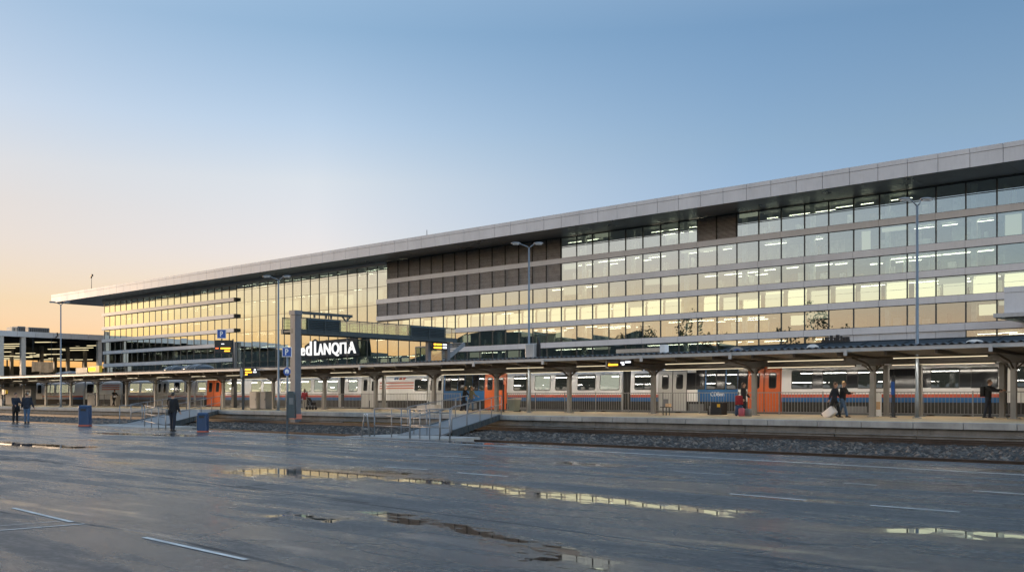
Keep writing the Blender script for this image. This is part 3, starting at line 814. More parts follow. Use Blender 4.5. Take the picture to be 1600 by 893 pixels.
# dark raised roof part at the near end
b = MB(); xa = ax(1112, 56); xb = CAN1
def rr_(px, py, Y): return (ax(px, Y), Y, az(px, py, Y))
b.add([(xa, 52.5, 3.9), (xb, 52.5, 3.9), (xb, 60, 3.9), (xa - 1, 60, 3.9), (ax(1148, 56), 56, 4.72), (xb, 56, 4.72)], [(0, 1, 5, 4), (4, 5, 2, 3), (0, 4, 3), (1, 2, 5), (0, 3, 2, 1)])
b.box(ax(1150, 56), xb, 55.9, 56.1, 4.66, 4.76)
x = ax(1180, 56)
while x < xb: b.bar((x, 52.9, 4.02), (x, 55.8, 4.70), .06, .06); x += 2.4
part(b, 'raised_roof', [M['roof_slate']], cn)
for px in (562, 740, 848, 1002, 1141, 1321, 1548):
    bb = MB(); x = ax(px, 43.8); bb.box(x - .07, x + .07, 43.74, 43.84, 3.42, 3.70); part(bb, 'downpipe', [M['gutter']], cn)
# ================================================================= TRAIN
TZF = .62
tr = thing('passenger_train', 'long silver passenger train with red and blue stripes and orange doors', 'train', (-60, TRAIN_Y, TZF))
HALF = 1.38
prof = [(-.0, .62), (-.0, 1.26), (-.0, 1.52), (-.0, 1.70), (.0, 2.02), (.064, 3.04), (.075, 3.22), (.26, 3.48), (.62, 3.68), (1.38, 3.78)]
full = [(TRAIN_Y + y, z) for y, z in prof] + [(TRAIN_Y + 2*HALF - y, z) for y, z in prof[::-1][1:]]
MS = ['train_silver', 'train_red', 'train_blue', 'train_skirt', 'train_white', 'train_orange', 'train_stripe', 'train_door']
mats_t = [M[k] for k in MS]
def scheme(kind, z):
    if kind == 'orange': return 5
    if kind == 'door': return 7
    if z < 1.26 and kind not in ('logo', 'white'): return 3
    if kind == 'logo': return 3 if z < 1.0 else 4
    if kind == 'white': return 3 if z < 1.0 else 4
    if kind == 'blue': return 2 if z < 2.02 else (2 if z < 3.3 else 0)
    if z < 1.52: return 2
    if z < 1.70: return 1
    return 0
def segment(mb, x0, x1, kind, capL, capR):
    n = len(full)
    vs = [(x0, y, z) for y, z in full] + [(x1, y, z) for y, z in full]
    b0 = len(mb.v); mb.v += vs
    for i in range(n - 1):
        zm = (full[i][1] + full[i+1][1]) / 2
        mb.f.append([b0+i, b0+i+1, b0+n+i+1, b0+n+i]); mb.m.append(scheme(kind, zm)); mb.sm.append(False)
    if capL: mb.f.append([b0+i for i in range(n)]); mb.m.append(4); mb.sm.append(False)
    if capR: mb.f.append([b0+n+i for i in range(n)][::-1]); mb.m.append(4); mb.sm.append(False)
def TX(px): return ax(px, TRAIN_Y)
def yat(z):
    for (y0, z0), (y1, z1) in zip(prof[:-1], prof[1:]):
        if z0 <= z <= z1 and z1 > z0: return TRAIN_Y + y0 + (y1-y0)*(z-z0)/(z1-z0)
    return TRAIN_Y
def slab(mb, x0, x1, z0, z1, proud, mi=0, r=.0, th=.03):
    """plate lying on the car side (follows its lean)"""
    ya, yb = yat(z0) - proud, yat(z1) - proud
    if r:
        pts = []
        for cx_, cz_, a0 in ((x1-r, z1-r, 0), (x0+r, z1-r, 90), (x0+r, z0+r, 180), (x1-r, z0+r, 270)):
            for k in range(4):
                a = R(a0 + k*30); pts.append((cx_ + r*math.cos(a), cz_ + r*math.sin(a)))
    else: pts = [(x1, z1), (x0, z1), (x0, z0), (x1, z0)]
    n = len(pts)
    def yy(z): return ya + (yb-ya)*(z-z0)/(z1-z0)
    vs = [(x, yy(z), z) for x, z in pts] + [(x, yy(z) + th, z) for x, z in pts]
    mb.add(vs, [tuple(range(n)), tuple(range(n, 2*n))[::-1]] + [(i, n+i, n+(i+1)%n, (i+1)%n) for i in range(n)], mi)
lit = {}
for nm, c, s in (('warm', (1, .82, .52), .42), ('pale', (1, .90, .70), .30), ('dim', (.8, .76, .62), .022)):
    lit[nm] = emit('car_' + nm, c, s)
def window(car, pa, pb, glow=None, z0=2.05, z1=3.02, mat_='train_glass', r=.10):
    x0, x1 = TX(pa), TX(pb); mb = MB()
    slab(mb, x0 - .05, x1 + .05, z0 - .05, z1 + .04, .012, 0, r + .03 if r else 0)
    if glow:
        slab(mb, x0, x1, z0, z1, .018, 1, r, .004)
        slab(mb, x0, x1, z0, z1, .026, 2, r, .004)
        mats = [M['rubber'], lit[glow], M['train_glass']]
    else:
        slab(mb, x0, x1, z0, z1, .02, 1, r, .006); mats = [M['rubber'], M['train_band']]
    o = mb.build('window', mats, car); o.data.transform(Matrix.Translation(-tr.location)); return o
def band_(car, pa, pb, z0=2.03, z1=3.04):
    mb = MB(); slab(mb, TX(pa), TX(pb), z0, z1, .008, 0, .06); o = mb.build('window_band', [M['train_band']], car); o.data.transform(Matrix.Translation(-tr.location))
def door(car, pa, pb, col):
    x0, x1 = TX(pa) + .02, TX(pb) - .02; mb = MB(); w = x1 - x0
    slab(mb, x0 - .03, x1 + .03, .60, 2.02, .014, 1, 0, .02); slab(mb, x0 - .03, x1 + .03, 2.021, 3.22, .014, 1, 0, .02)
    slab(mb, x0, x1, .63, 2.02, .03, 0, 0, .02); slab(mb, x0, x1, 2.021, 3.19, .03, 0, 0, .02)
    slab(mb, x0 + w*.24, x1 - w*.24, 2.04, 2.98, .037, 1, .12, .01); slab(mb, x0 + w*.29, x1 - w*.29, 2.10, 2.92, .043, 2, .10, .008)
    o = mb.build('door', [M[col], M['rubber'], M['train_band']], car); o.data.transform(Matrix.Translation(-tr.location))
    hb = MB(); slab(hb, x1 - .12, x1 - .05, 1.72, 1.95, .055, 0, 0, .03); h = hb.build('handle', [M['black_plastic']], o) if False else None
def carriage(segs):
    mb = MB()
    for k, (pa, pb, kind) in enumerate(segs): segment(mb, TX(pa), TX(pb), kind, k == 0, k == len(segs)-1)
    a, c = TX(segs[0][0]), TX(segs[-1][1])
    o = part(mb, 'carriage', mats_t, tr)
    o.data.set_sharp_from_angle(angle=R(40)) if hasattr(o.data, 'set_sharp_from_angle') else None
    for bx_ in (a + 2.6, c - 2.6):
        g = MB(); g.box(bx_ - 1.5, bx_ + 1.5, TRAIN_Y + .35, TRAIN_Y + .5, .12, .5, 0)
        for w_ in (-.9, .9):
            g.tube([(bx_ + w_, TRAIN_Y + .22, .2), (bx_ + w_, TRAIN_Y + .36, .2)], .42, 16)
        bo = g.build('bogie', [M['train_skirt']], o); bo.data.transform(Matrix.Translation(-tr.location))
    rx = random.Random(int(abs(a) * 10)); x = a + 4.5
    while x < c - 5.5:
        ww = rx.uniform(.5, 1.6); u = MB(); u.box(x, x + ww, TRAIN_Y - .012, TRAIN_Y + .6, .66, rx.uniform(.8, 1.12), rx.choice((0, 1))); x += ww + rx.uniform(.3, 1.2)
        uo = u.build('equipment_box', [M['grey_box'], M['train_skirt']], o); uo.data.transform(Matrix.Translation(-tr.location))
    return o
# near car (leaves the frame)
c = carriage([(1574, 1700, 'white')]); window(c, 1589, 1640, 'dim', mat_='train_band')
# car B
c = carriage([(985, 1030, 'std'), (1030, 1090, 'white'), (1090, 1153, 'blue'), (1153, 1168, 'white'), (1168, 1221, 'orange'), (1221, 1562, 'std')])
band_(c, 1239, 1558)
for a, b_, gl in ((1237.5, 1269, 'dim'), (1286, 1322, 'dim'), (1341, 1379, 'dim'), (1397, 1434, None), (1455, 1498, 'dim'), (1518, 1558, None)): window(c, a, b_, gl, r=.04)
window(c, 992, 1021, 'dim'); window(c, 1073.5, 1086, None, r=.03)
for a, b_, gl in ((1088, 1100, None), (1104.5, 1117.5, 'dim'), (1120, 1132, None), (1136, 1151, 'dim')): window(c, a, b_, gl, 2.05, 3.17, r=.02)
window(c, 1154, 1167, None, r=.02)
door(c, 1029, 1050.5, 'train_door'); door(c, 1051, 1073, 'train_door'); door(c, 1168.5, 1193.5, 'train_orange'); door(c, 1195, 1219.5, 'train_orange')
# car C1
c = carriage([(669, 693, 'white'), (693, 757, 'blue'), (757, 792, 'orange'), (792, 971, 'std')])
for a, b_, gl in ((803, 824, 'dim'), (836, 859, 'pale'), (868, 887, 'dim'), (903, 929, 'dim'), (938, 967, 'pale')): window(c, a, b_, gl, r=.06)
door(c, 670, 681, 'train_door'); door(c, 682, 693, 'train_door')
for a, b_, gl in ((696, 704, None), (705.5, 714, 'dim'), (716, 725, None), (727, 737, 'dim'), (739, 747, None), (749, 756, 'dim')): window(c, a, b_, gl, 2.05, 3.17, r=.02)
door(c, 757.5, 774, 'train_orange'); door(c, 775, 791, 'train_orange')
# car C2 with the pale striped panel
c = carriage([(538, 564, 'std'), (564, 591, 'white'), (591, 667, 'logo')])
window(c, 545, 558, 'pale'); window(c, 648, 667, 'dim', 2.05, 2.9)
door(c, 565, 577, 'train_door'); door(c, 578, 590, 'train_door')
s_ = MB()
for z0, z1 in ((2.62, 2.74), (2.40, 2.50), (2.20, 2.30)): slab(s_, TX(593), TX(646), z0, z1, .012, 0)
so_ = s_.build('stripe', [M['train_stripe']], c); so_.data.transform(Matrix.Translation(-tr.location))
s_ = MB()
xl = TX(615.5)
for k, (dx, w_, mi) in enumerate(((0, .32, 0), (.36, .16, 0), (.60, .42, 1), (1.06, .36, 1))):
    s_.prism([(xl + dx, 2.93), (xl + dx + w_ * .7, 2.93), (xl + dx + w_, 3.10), (xl + dx + w_ * .3, 3.10)], 'y', TRAIN_Y - .01, TRAIN_Y + .06, mi)
so_ = s_.build('emblem', [M['train_blue'], M['train_red']], c); so_.data.transform(Matrix.Translation(-tr.location))
# car D
c = carriage([(306, 323, 'std'), (323, 346, 'orange'), (346, 529, 'std')])
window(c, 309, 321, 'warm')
door(c, 324, 334, 'train_orange'); door(c, 335, 345, 'train_orange')
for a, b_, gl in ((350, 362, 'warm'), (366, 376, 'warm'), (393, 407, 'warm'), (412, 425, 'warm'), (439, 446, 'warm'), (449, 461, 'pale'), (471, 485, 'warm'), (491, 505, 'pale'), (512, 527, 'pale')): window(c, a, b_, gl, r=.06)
# car E
c = carriage([(196, 244, 'std'), (244, 262, 'white'), (262, 303, 'std')])
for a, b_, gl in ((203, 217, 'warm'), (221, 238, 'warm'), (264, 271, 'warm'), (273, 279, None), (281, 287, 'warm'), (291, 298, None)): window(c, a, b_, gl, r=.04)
door(c, 246, 253, 'train_door'); door(c, 254, 261, 'train_door')
# car F
c = carriage([(133, 158, 'white'), (158, 189, 'logo')])
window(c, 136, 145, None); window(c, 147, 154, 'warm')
s_ = MB()
for z0, z1 in ((2.85, 2.95), (2.60, 2.72), (2.35, 2.48)): slab(s_, TX(159), TX(186), z0, z1, .012, 0)
so_ = s_.build('stripe', [M['train_stripe']], c); so_.data.transform(Matrix.Translation(-tr.location))
# car G, the far end
c = carriage([(56, 66, 'white'), (66, 86, 'std'), (86, 130, 'std')])
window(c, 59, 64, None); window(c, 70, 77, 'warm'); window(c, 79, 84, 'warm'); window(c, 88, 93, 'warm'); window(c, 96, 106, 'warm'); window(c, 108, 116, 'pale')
# gangways
for pa, pb in ((1562, 1574), (971, 985), (529, 538), (303, 306), (189, 196), (130, 133), (667, 669)):
    mb = MB(); x0, x1 = TX(pa), TX(pb)
    n_ = max(2, int((x1 - x0) / .12)); rg2 = []
    for i in range(n_ + 1):
        d = .16 if i % 2 else .22
        x = x0 + (x1 - x0) * i / n_
        rg2.append([(x, TRAIN_Y + d, .7), (x, TRAIN_Y + d, 3.3), (x, TRAIN_Y + .5 + d, 3.62), (x, TRAIN_Y + 2.2 - d, 3.62), (x, TRAIN_Y + 2.6 - d, 3.3), (x, TRAIN_Y + 2.6 - d, .7)])
    mb.rings(rg2, 0, False); part(mb, 'gangway', [M['rubber']], tr)
# lettering on the blue panel of the near car
def flat_text(txt, x, y, z, h, mat_, parent, name, facing=0, ext=.004, align='LEFT', width=None):
    cu = bpy.data.curves.new(name, 'FONT'); cu.body = txt; cu.extrude = ext; cu.size = h * 1.38; cu.align_x = align
    t = bpy.data.objects.new('text_tmp', cu); C.objects.link(t); bpy.context.view_layer.update()
    me = bpy.data.meshes.new_from_object(t.evaluated_get(bpy.context.evaluated_depsgraph_get())); bpy.data.objects.remove(t); me.name = name
    me.transform(Matrix.Rotation(R(90), 4, 'X'))
    if width:
        xs_ = [q.co.x for q in me.vertices]; k = width / (max(xs_) - min(xs_)); me.transform(Matrix.Diagonal((k, 1, 1, 1)))
    me.transform(Matrix.Rotation(facing, 4, 'Z'))
    me.materials.clear(); me.materials.append(mat_)
    o = bpy.data.objects.new(name, me); C.objects.link(o)
    off = Vector((0,0,0)); p = parent
    while p is not None: off += p.location; p = p.parent
    o.data.transform(Matrix.Translation(Vector((x, y, z)) - off)); o.parent = parent
    return o
carB = [o for o in bpy.data.objects if o.parent == tr and o.name.startswith('carriage')][1]
flat_text('CDBnn', TX(1110), TRAIN_Y - .006, 1.60, .26, M['sign_white'], carB, 'lettering', width=.95)
# ================================================================= FOOTBRIDGE
BX = -54.5
def ybr(px): r_ = ray(px); return BX / r_[0] * r_[1]
def zbr(px, py): r_ = ray(px); return EYE + (HOR - py) * (BX / r_[0]) / FOC
Y0, Y1 = ybr(456), ybr(712)
fb = thing('footbridge', 'dark steel footbridge with glass parapets crossing high above the platform', 'footbridge', (BX, Y0, 0))
ZD, ZT = 5.80, 6.80
def both(fn):
    for x in (BX, BX - 1.1): fn(x)
b = MB()
for x in (BX - .12, BX - 1.22): b.box(x, x + .24, Y0, Y1, ZD - .10, ZD + .22)
b.box(BX - .97, BX - .13, Y0 + .02, Y1 - .02, ZD - .02, ZD + .12)
y = Y0 + 1.2
while y < Y1: b.box(BX - .96, BX - .14, y, y + .12, ZD - .08, ZD - .021); y += 2.2
part(b, 'deck', [M['bridge_slate']], fb)
b = MB()
y = Y0 + .1; k = 0
for x in (BX, BX - 1.1):
    b.box(x - .03, x + .03, Y0, Y1, ZT - .06, ZT)
    y = Y0 + .02
    while y < Y1 - .3: b.box(x - .03, x + .03, y, y + .06, ZD + .22, ZT - .06); y += 1.12
    for q in range(1, 4):
        z = ZD + .22 + q * .22; b.box(x - .05, x - .035, Y0 + .1, Y1 - .1, z, z + .018)
part(b, 'parapet_rail', [M['bridge_slate']], fb)
for x in (BX, BX - 1.1):
    b = MB(); b.box(x + .034, x + .05, Y0 + .1, Y1 - .1, ZD + .24, ZT - .08); part(b, 'parapet_glass', [M['rail_glass']], fb)
for pa, pb in ((479, 530), (640, 694)):
    b = MB(); ya, yb_ = ybr(pa), ybr(pb); b.box(BX + .06, BX + .08, ya, yb_, ZD + .02, ZT - .02)
    z = ZD + .04
    while z < ZT - .14: b.prism([(BX + .08, z), (BX + .16, z), (BX + .08, z + .09)], 'y', ya + .02, yb_ - .02); z += .115
    for y in (ya, (ya + yb_) / 2, yb_ - .05): b.box(BX + .165, BX + .19, y, y + .05, ZD + .02, ZT - .02)
    part(b, 'louvre_cladding', [M['bridge_slate']], fb)
b = MB(); b.box(BX - .18, BX + .34, 38.62, 39.1, -.5, 7.06); b.box(BX - .24, BX + .40, 38.56, 39.16, 6.92, 7.20); part(b, 'support_post', [M['post_steel']], fb)
b = MB(); b.box(BX - .2, BX + .36, 38.58, 39.14, .10, .42); part(b, 'warning_band', [M['train_stripe']], fb)
b = MB(); b.box(BX - .12, BX + .14, 39.17, ybr(549), 7.02, 7.19)
for px in (490, 508, 516): b.box(BX - .05, BX + .05, ybr(px), ybr(px) + .12, 6.82, 7.02)
b.bar((BX, ybr(541), 6.70), (BX, ybr(547), 7.04), .08, .08); b.bar((BX, ybr(541), 6.70), (BX, ybr(535), 7.04), .08, .08)
part(b, 'top_beam', [M['bridge_slate']], fb)
for y, z in ((ybr(702), 3.8), (ybr(672), 3.8)):
    b = MB(); b.box(BX - .5, BX - .2, y, y + .3, z, ZD - .1); part(b, 'stair_post', [M['post_steel']], fb)
# stair: upper flight falling back under the bridge to a glazed landing
b = MB(); ya, yb_ = ybr(733), ybr(698)
for x in (BX - 1.9, BX - .5): b.bar((x, ya, ZD - .12), (x, yb_, 4.15), .06, .30)
for k in range(9):
    t = k / 9.0; y = ya + (yb_ - ya) * t; z = ZD - .05 + (4.15 - ZD) * t; b.box(BX - 1.86, BX - .54, y - .16, y + .1, z - .03, z + .02)
for x in (BX - 1.9, BX - .5): b.bar((x, ya + (yb_ - ya) * .6, 5.62), (x, yb_, 5.05), .045, .045)
part(b, 'stair_flight', [M['pole_grey']], fb)
b = MB(); yl0, yl1 = ybr(676), ybr(698)
b.box(BX - 1.95, BX - .45, yl0, yl1, 4.02, 4.15, 0)
for x, y in ((BX - 1.95, yl0), (BX - .51, yl0), (BX - .51, yl1 - .06), (BX - 1.95, yl1 - .06)): b.box(x, x + .06, y, y + .06, 4.15, 5.30, 0)
b.box(BX - 1.95, BX - .45, yl0, yl1, 5.30, 5.38, 0); b.box(BX - .49, BX - .475, yl0 + .06, yl1 - .06, 4.16, 5.3, 1); b.box(BX - 1.89, BX - .51, yl0 + .02, yl0 + .035, 4.16, 5.3, 1)
part(b, 'landing', [M['galv'], M['shelter_glass']], fb)
b = MB(); b.box(BX + .05, BX + .13, ybr(674), ybr(697), 5.05, 5.62, 0)
for k, (a, c, z, mi) in enumerate(((676, 680, 5.42, 1), (681, 688, 5.42, 1), (676, 688, 5.18, 1), (690, 696, 5.42, 2), (690, 696, 5.2, 2))):
    b.box(BX + .131, BX + .14, ybr(a), ybr(c), z, z + .12, mi)
part(b, 'departure_display', [M['black_plastic'], M['amber'], M['display_white']], fb)

# ================================================================= LAMP POSTS
def lamp_post(px, Y, z0, top, label, spread=.95):
    o = thing('lamp_post', label, 'street lamp', (ax(px, Y), Y, z0), -TH * 0 + math.atan2(CT, ST), 'tall twin armed lamp posts')
    h = top - z0
    b = MB(); b.tube([(0,0,0), (0,0,.9), (0,0,.95), (0,0,h - .28)], [.10, .10, .085, .055], 10); b.box(-.16, .16, -.16, .16, 0, .05); b.build('pole', [M['pole_grey']], o)
    for s in (-1, 1):
        a = MB(); e = spread if s < 0 else spread * .62
        a.tube([(0,0,h - .33), (s*.12,0,h - .2), (s*e*.5,0,h - .07), (s*e*.75,0,h - .02)], [.04, .035, .03, .03], 6)
        ao = a.build('arm', [M['pole_grey']], o)
        hd = MB(); x0 = s * e * .6
        hd.ball((x0 + s * .26, 0, h), .32, .16, .085, 0, 14, 6); hd.box(x0 + s*.26 - .2, x0 + s*.26 + .2, -.1, .1, h - .085, h - .055, 1)
        hd.build('lamp_head', [M['galv'], M['sign_white']], ao)
    return o
lamp_post(95, 42, PLAT_Z, az(95, 471.5, 42), 'farthest twin armed lamp post, before the open train hall')
lamp_post(435, 42, PLAT_Z, az(435, 431.5, 42), 'tall grey twin armed lamp post beside the footbridge end')
lamp_post(826.5, 47.3, PLAT_Z, az(826.5, 380, 47.3), 'twin armed lamp post rising through the canopy before the dark louvres')
lamp_post(1433, 47.3, PLAT_Z, az(1433, 311, 47.3), 'nearest twin armed lamp post, rising through the canopy by the dark roof', .5)

# thin dark pole with curved foot behind the letters
o = thing('signal_pole', 'thin dark pole with curved bracket in front of the white letters', 'pole', (ax(542, 51.5), 51.5, 3.7))
b = MB(); zt = az(541, 497, 51.5) - 3.7; b.tube([(.0, 0, 0), (.05, 0, .5), (.04, 0, 1.3), (0, 0, 2.0), (0, 0, zt)], .035, 8); b.build('pole', [M['pole_dark']], o)
b = MB(); b.tube([(0, 0, 2.5), (.2, 0, 2.4), (.3, 0, 2.1)], .03, 6); b.box(.24, .36, -.06, .06, 1.95, 2.1); b.build('bracket', [M['pole_dark']], o)

# ================================================================= SIGNS
def letter_p(x, y, z, h, parent):
    w = h * .62; t = h * .17; b = MB()
    b.box(x - w/2, x - w/2 + t, y - .006, y, z, z + h)
    n = 14; cy = z + h * .70; ro, ri = h * .30, h * .30 - t * .92
    def arc(r_): return [(x - w/2 + t * 1.2 + max(0, r_ - .0) * math.cos(a) * 1.05, cy + r_ * math.sin(a)) for a in [math.pi/2 - math.pi * k / n for k in range(n + 1)]]
    A, B = arc(ro), arc(ri)
    A = [(x - w/2 + t * .98, cy + ro)] + A + [(x - w/2 + t * .98, cy - ro)]; B = [(x - w/2 + t * .98, cy + ri)] + B + [(x - w/2 + t * .98, cy - ri)]
    vs = [(u, y - .006, v) for u, v in A] + [(u, y - .006, v) for u, v in B] + [(u, y, v) for u, v in A] + [(u, y, v) for u, v in B]; k = len(A)
    fs = []
    for i in range(k - 1): fs += [(i, i+1, k+i+1, k+i), (2*k+i, 3*k+i, 3*k+i+1, 2*k+i+1), (i, 2*k+i, 2*k+i+1, i+1), (k+i, k+i+1, 3*k+i+1, 3*k+i)]
    b.add(vs, fs); return b.build('letter', [M['sign_white']], parent)
FACE = math.atan2(CT, ST)                                         # signs turned to face along the yard, square to the photographer
def parking_sign(px, py, Y, size, parent_):
    x, z = 0, az(px, py, Y) - parent_.location.z
    b = MB(); b.rbox(x - size/2, x + size/2, -.03, -.005, z - size/2, z + size/2, .012, 0); p = b.build('sign_plate', [M['sign_white']], parent_)
    b = MB(); s2 = size * .88; b.box(x - s2/2, x + s2/2, -.036, -.031, z - s2/2, z + s2/2); b.build('sign_face', [M['sign_blue']], p)
    letter_p(x + size*.03, -.037, z - size * .32, size * .66, p); return p
# roadside post with parking sign, round sign and pay box
o = thing('parking_sign_post', 'slim grey post at the asphalt edge with blue parking sign and pay box', 'sign post', (ax(448.5, 24.3), 24.3, 0), FACE)
b = MB(); b.tube([(0, .05, 0), (0, .05, az(449, 541, 24.3))], .045, 10); b.build('post', [M['pole_grey']], o)
parking_sign(449.5, 549.5, 24.3, .40, o)
b = MB(); zr = az(448, 580, 24.3); rg3 = [[(.15 * math.cos(2*math.pi*i/20), yy, zr + .17 * math.sin(2*math.pi*i/20)) for i in range(20)] for yy in (-.02, .0)]
b.rings(rg3, 0, False); rg3 = [[(.085 * math.cos(2*math.pi*i/20), yy, zr + .1 * math.sin(2*math.pi*i/20)) for i in range(20)] for yy in (-.026, -.021)]; b.rings(rg3, 1, False)
b.box(-.02, .02, -.03, -.027, zr - .1, zr - .02, 2); b.build('round_sign', [M['sign_blue'], M['sign_white'], M['sign_blue']], o)
b = MB(); zb0, zb1 = az(448, 652, 24.3), az(448, 611, 24.3)
b.prism([(.06, zb0), (.34, zb0), (.34, zb1 - .12), (.26, zb1), (.06, zb1)], 'y', -.12, .16, 0); b.box(.11, .29, -.135, -.121, zb0 + .55, zb0 + .82, 1); b.box(.2, .3, -.13, -.121, zb0 + .30, zb0 + .45, 2)
b.box(.05, .35, -.14, .18, zb0 - .02, zb0 + .45, 3); b.build('pay_box', [M['bridge_slate'], M['grey_box'], M['sign_white'], M['bridge_slate']], o)

# parking sign with a departure display below, on its own mast
o = thing('display_mast', 'blue parking sign above black orange-lit display, both on a thin mast', 'display', (ax(362, 46.8), 46.8, 3.7), FACE)
dz0, dz1 = az(350, 552, 46.8) - 3.7, az(350, 532, 46.8) - 3.7
dpm = dep(350, 46.8) / FOC
xL, xR_ = (336 - 362) * dpm, (362.5 - 362) * dpm
b = MB(); b.tube([(.1, .05, 0), (.1, .05, dz1 + .1)], .06, 8); b.build('mast', [M['pole_dark']], o)
b = MB(); b.box(xL, xR_, -.1, .1, dz0, dz1, 0); hgt = dz1 - dz0
b.box(xL + .08, xL + .34, -.106, -.101, dz0 + hgt*.33, dz0 + hgt*.42, 1)
b.box(xL + .52, xR_ - .12, -.106, -.101, dz0 + hgt*.32, dz0 + hgt*.42, 2); b.box(xL + .84, xR_ - .15, -.106, -.101, dz0 + hgt*.12, dz0 + hgt*.21, 2)
b.box(xL + .58, xL + .82, -.106, -.101, dz0 + hgt*.68, dz0 + hgt*.74, 3)
b.build('display_panel', [M['black_plastic'], M['display_red'], M['amber'], M['display_white']], o)
sx = (346.5 - 362) * dpm; s_ = .78; zc = az(346.5, 522.5, 46.8) - 3.7
b = MB(); b.rbox(sx - s_/2, sx + s_/2, -.04, -.005, zc - s_/2, zc + s_/2, .02, 0); p = b.build('sign_plate', [M['sign_white']], o)
b = MB(); b.box(sx - s_*.45, sx + s_*.45, -.047, -.041, zc - s_*.45, zc + s_*.45); b.build('sign_face', [M['sign_blue']], p); letter_p(sx + .02, -.048, zc - s_*.3, s_*.6, p)
b = MB(); b.box(sx - .04, sx + .04, -.0, .06, dz1, zc - s_/2); b.build('bracket', [M['pole_dark']], o)

# totem with clock-like oval and side display
o = thing('platform_totem', 'dark totem pole with pale oval and black orange-lit display on its side', 'totem', (ax(380, 43.2), 43.2, PLAT_Z), FACE)
tz = lambda py: az(380, py, 43.2) - PLAT_Z
b = MB(); b.box(-.09, .09, -.09, .09, 0, tz(588)); b.box(-.05, .05, -.05, .05, tz(588), tz(560)); b.build('pole', [M['pole_dark']], o)
b = MB(); rg3 = [[(-.06 + .17 * math.cos(2*math.pi*i/20), yy, tz(582) + .50 * math.sin(2*math.pi*i/20)) for i in range(20)] for yy in (-.2, -.1)]; b.rings(rg3, 0, False)
rg3 = [[(-.08 + .11 * math.cos(2*math.pi*i/20), yy, tz(582) + .42 * math.sin(2*math.pi*i/20)) for i in range(20)] for yy in (-.206, -.201)]; b.rings(rg3, 1, False); b.build('oval_plate', [M['black_plastic'], M['galv']], o)
b = MB(); b.box(.12, 1.30, -.1, .1, tz(587.5), tz(574.5), 0); hh = tz(574.5) - tz(587.5)
for xa_, xb_, t, mi in ((.18, .62, .74, 1), (.18, .70, .42, 1), (.18, .36, .14, 1), (.86, 1.0, .72, 2), (.80, 1.05, .44, 2)): b.box(xa_, xb_, -.107, -.101, tz(587.5) + hh*t, tz(587.5) + hh*(t + .15), mi)
b.build('display_panel', [M['black_plastic'], M['amber'], M['display_white']], o)
# hanging display under the near canopy
o = thing('hanging_display', 'black departure display with amber lines hanging under the canopy edge', 'display', (ax(968, 45.2), 45.2, az(968, 567, 45.2)), 0)
b = MB(); xa, xb = ax(950, 45.2) - o.location.x, ax(989, 45.2) - o.location.x; b.box(xa, xb, -.09, .09, -.19, .17, 0)
for k, (t0, t1, z, mi) in enumerate(((.06, .42, .02, 1), (.05, .44, -.13, 1), (.55, .68, -.02, 2), (.72, .95, .0, 2), (.60, .70, -.12, 2))): b.box(xa + (xb-xa)*t0, xa + (xb-xa)*t1, -.096, -.091, z, z + .09, mi)
b.build('display_panel', [M['black_plastic'], M['amber'], M['display_white']], o)
b = MB(); b.box(xa - .10, xa - .02, -.1, .1, -.24, .18); b.build('end_plate', [M['sign_white']], o)
for x in (xa + .2, xb - .2):
    b = MB(); b.box(x - .02, x + .02, -.02, .02, .17, .40 if x < 0 else .40); b.build('hanger', [M['pole_dark']], o)
# yellow sign box standing on the far canopy
o = thing('roof_sign', 'yellow lit sign box on the far canopy roof by a dark box', 'sign', (ax(147, 45), 45, 3.84), 0)
b = MB(); b.box(-1.0, 1.4, -.15, .15, .1, .75, 0); b.box(-3.6, -1.05, -.2, .2, .05, .62, 1); b.box(-.9, .6, -.156, -.151, .25, .60, 2); b.build('sign_box', [M['yellow_sign'], M['black_plastic'], M['amber']], o)
for x in (-.8, 1.1):
    b = MB(); b.box(x, x + .08, -.04, .04, -.02, .1); b.build('foot', [M['pole_dark']], o)

# ================================================================= ROOF ITEMS ON THE CANOPY
def shell_light(px_a, px_b, Y, h, label):
    xa, xb = ax(px_a, Y), ax(px_b, Y); L = xb - xa
    o = thing('roof_light', label, 'rooflight', ((xa + xb)/2, Y, 3.83), 0, 'rounded rooflights on the far canopy')
    b = MB(); rg4 = []
    for k in range(9):
        t = -1 + 2*k/8; s = math.sqrt(max(0, 1 - t*t*.94)); rg4.append([(t*L/2, 1.1*s*math.cos(a), h*s*max(0, math.sin(a)) + .02) for a in [math.pi*q/10 for q in range(11)]])
    b.rings(rg4, 0, True); b.build('dome', [M['train_band']], o)
    b = MB()
    for k in (2, 4, 6):
        t = -1 + 2*k/8; s = math.sqrt(1 - t*t*.94); b.tube([(t*L/2, 1.1*s*math.cos(a)*1.01, h*s*math.sin(a)*1.01 + .03) for a in [math.pi*q/10 for q in range(11)]], .035, 5)
    b.build('rib', [M['galv']], o)
    b = MB(); b.box(-L/2 - .05, L/2 + .05, -1.15, 1.15, 0, .08); b.build('kerb', [M['galv']], o)
shell_light(264, 290, 46, .5, 'left rounded rooflight of the touching pair on the canopy roof')
shell_light(289, 330, 46, .55, 'right and longer rounded rooflight of the touching pair on the canopy roof')
shell_light(92, 128, 46, .34, 'long pale low rooflight on the far canopy beside the farthest lamp post')
o = thing('roof_strip_light', 'long beige light box with white end cap on the canopy roof', 'light box', (ax(1002, 46), 46, 3.90), 0)
b = MB(); xa, xb = ax(965, 46) - o.location.x, ax(1034, 46) - o.location.x; b.box(xa, xb, -.15, .15, .12, .34); b.build('casing', [M['beige_box']], o)
b = MB(); b.box(xb, xb + .32, -.2, .2, .05, .5); b.build('end_cap', [M['sign_white']], o)
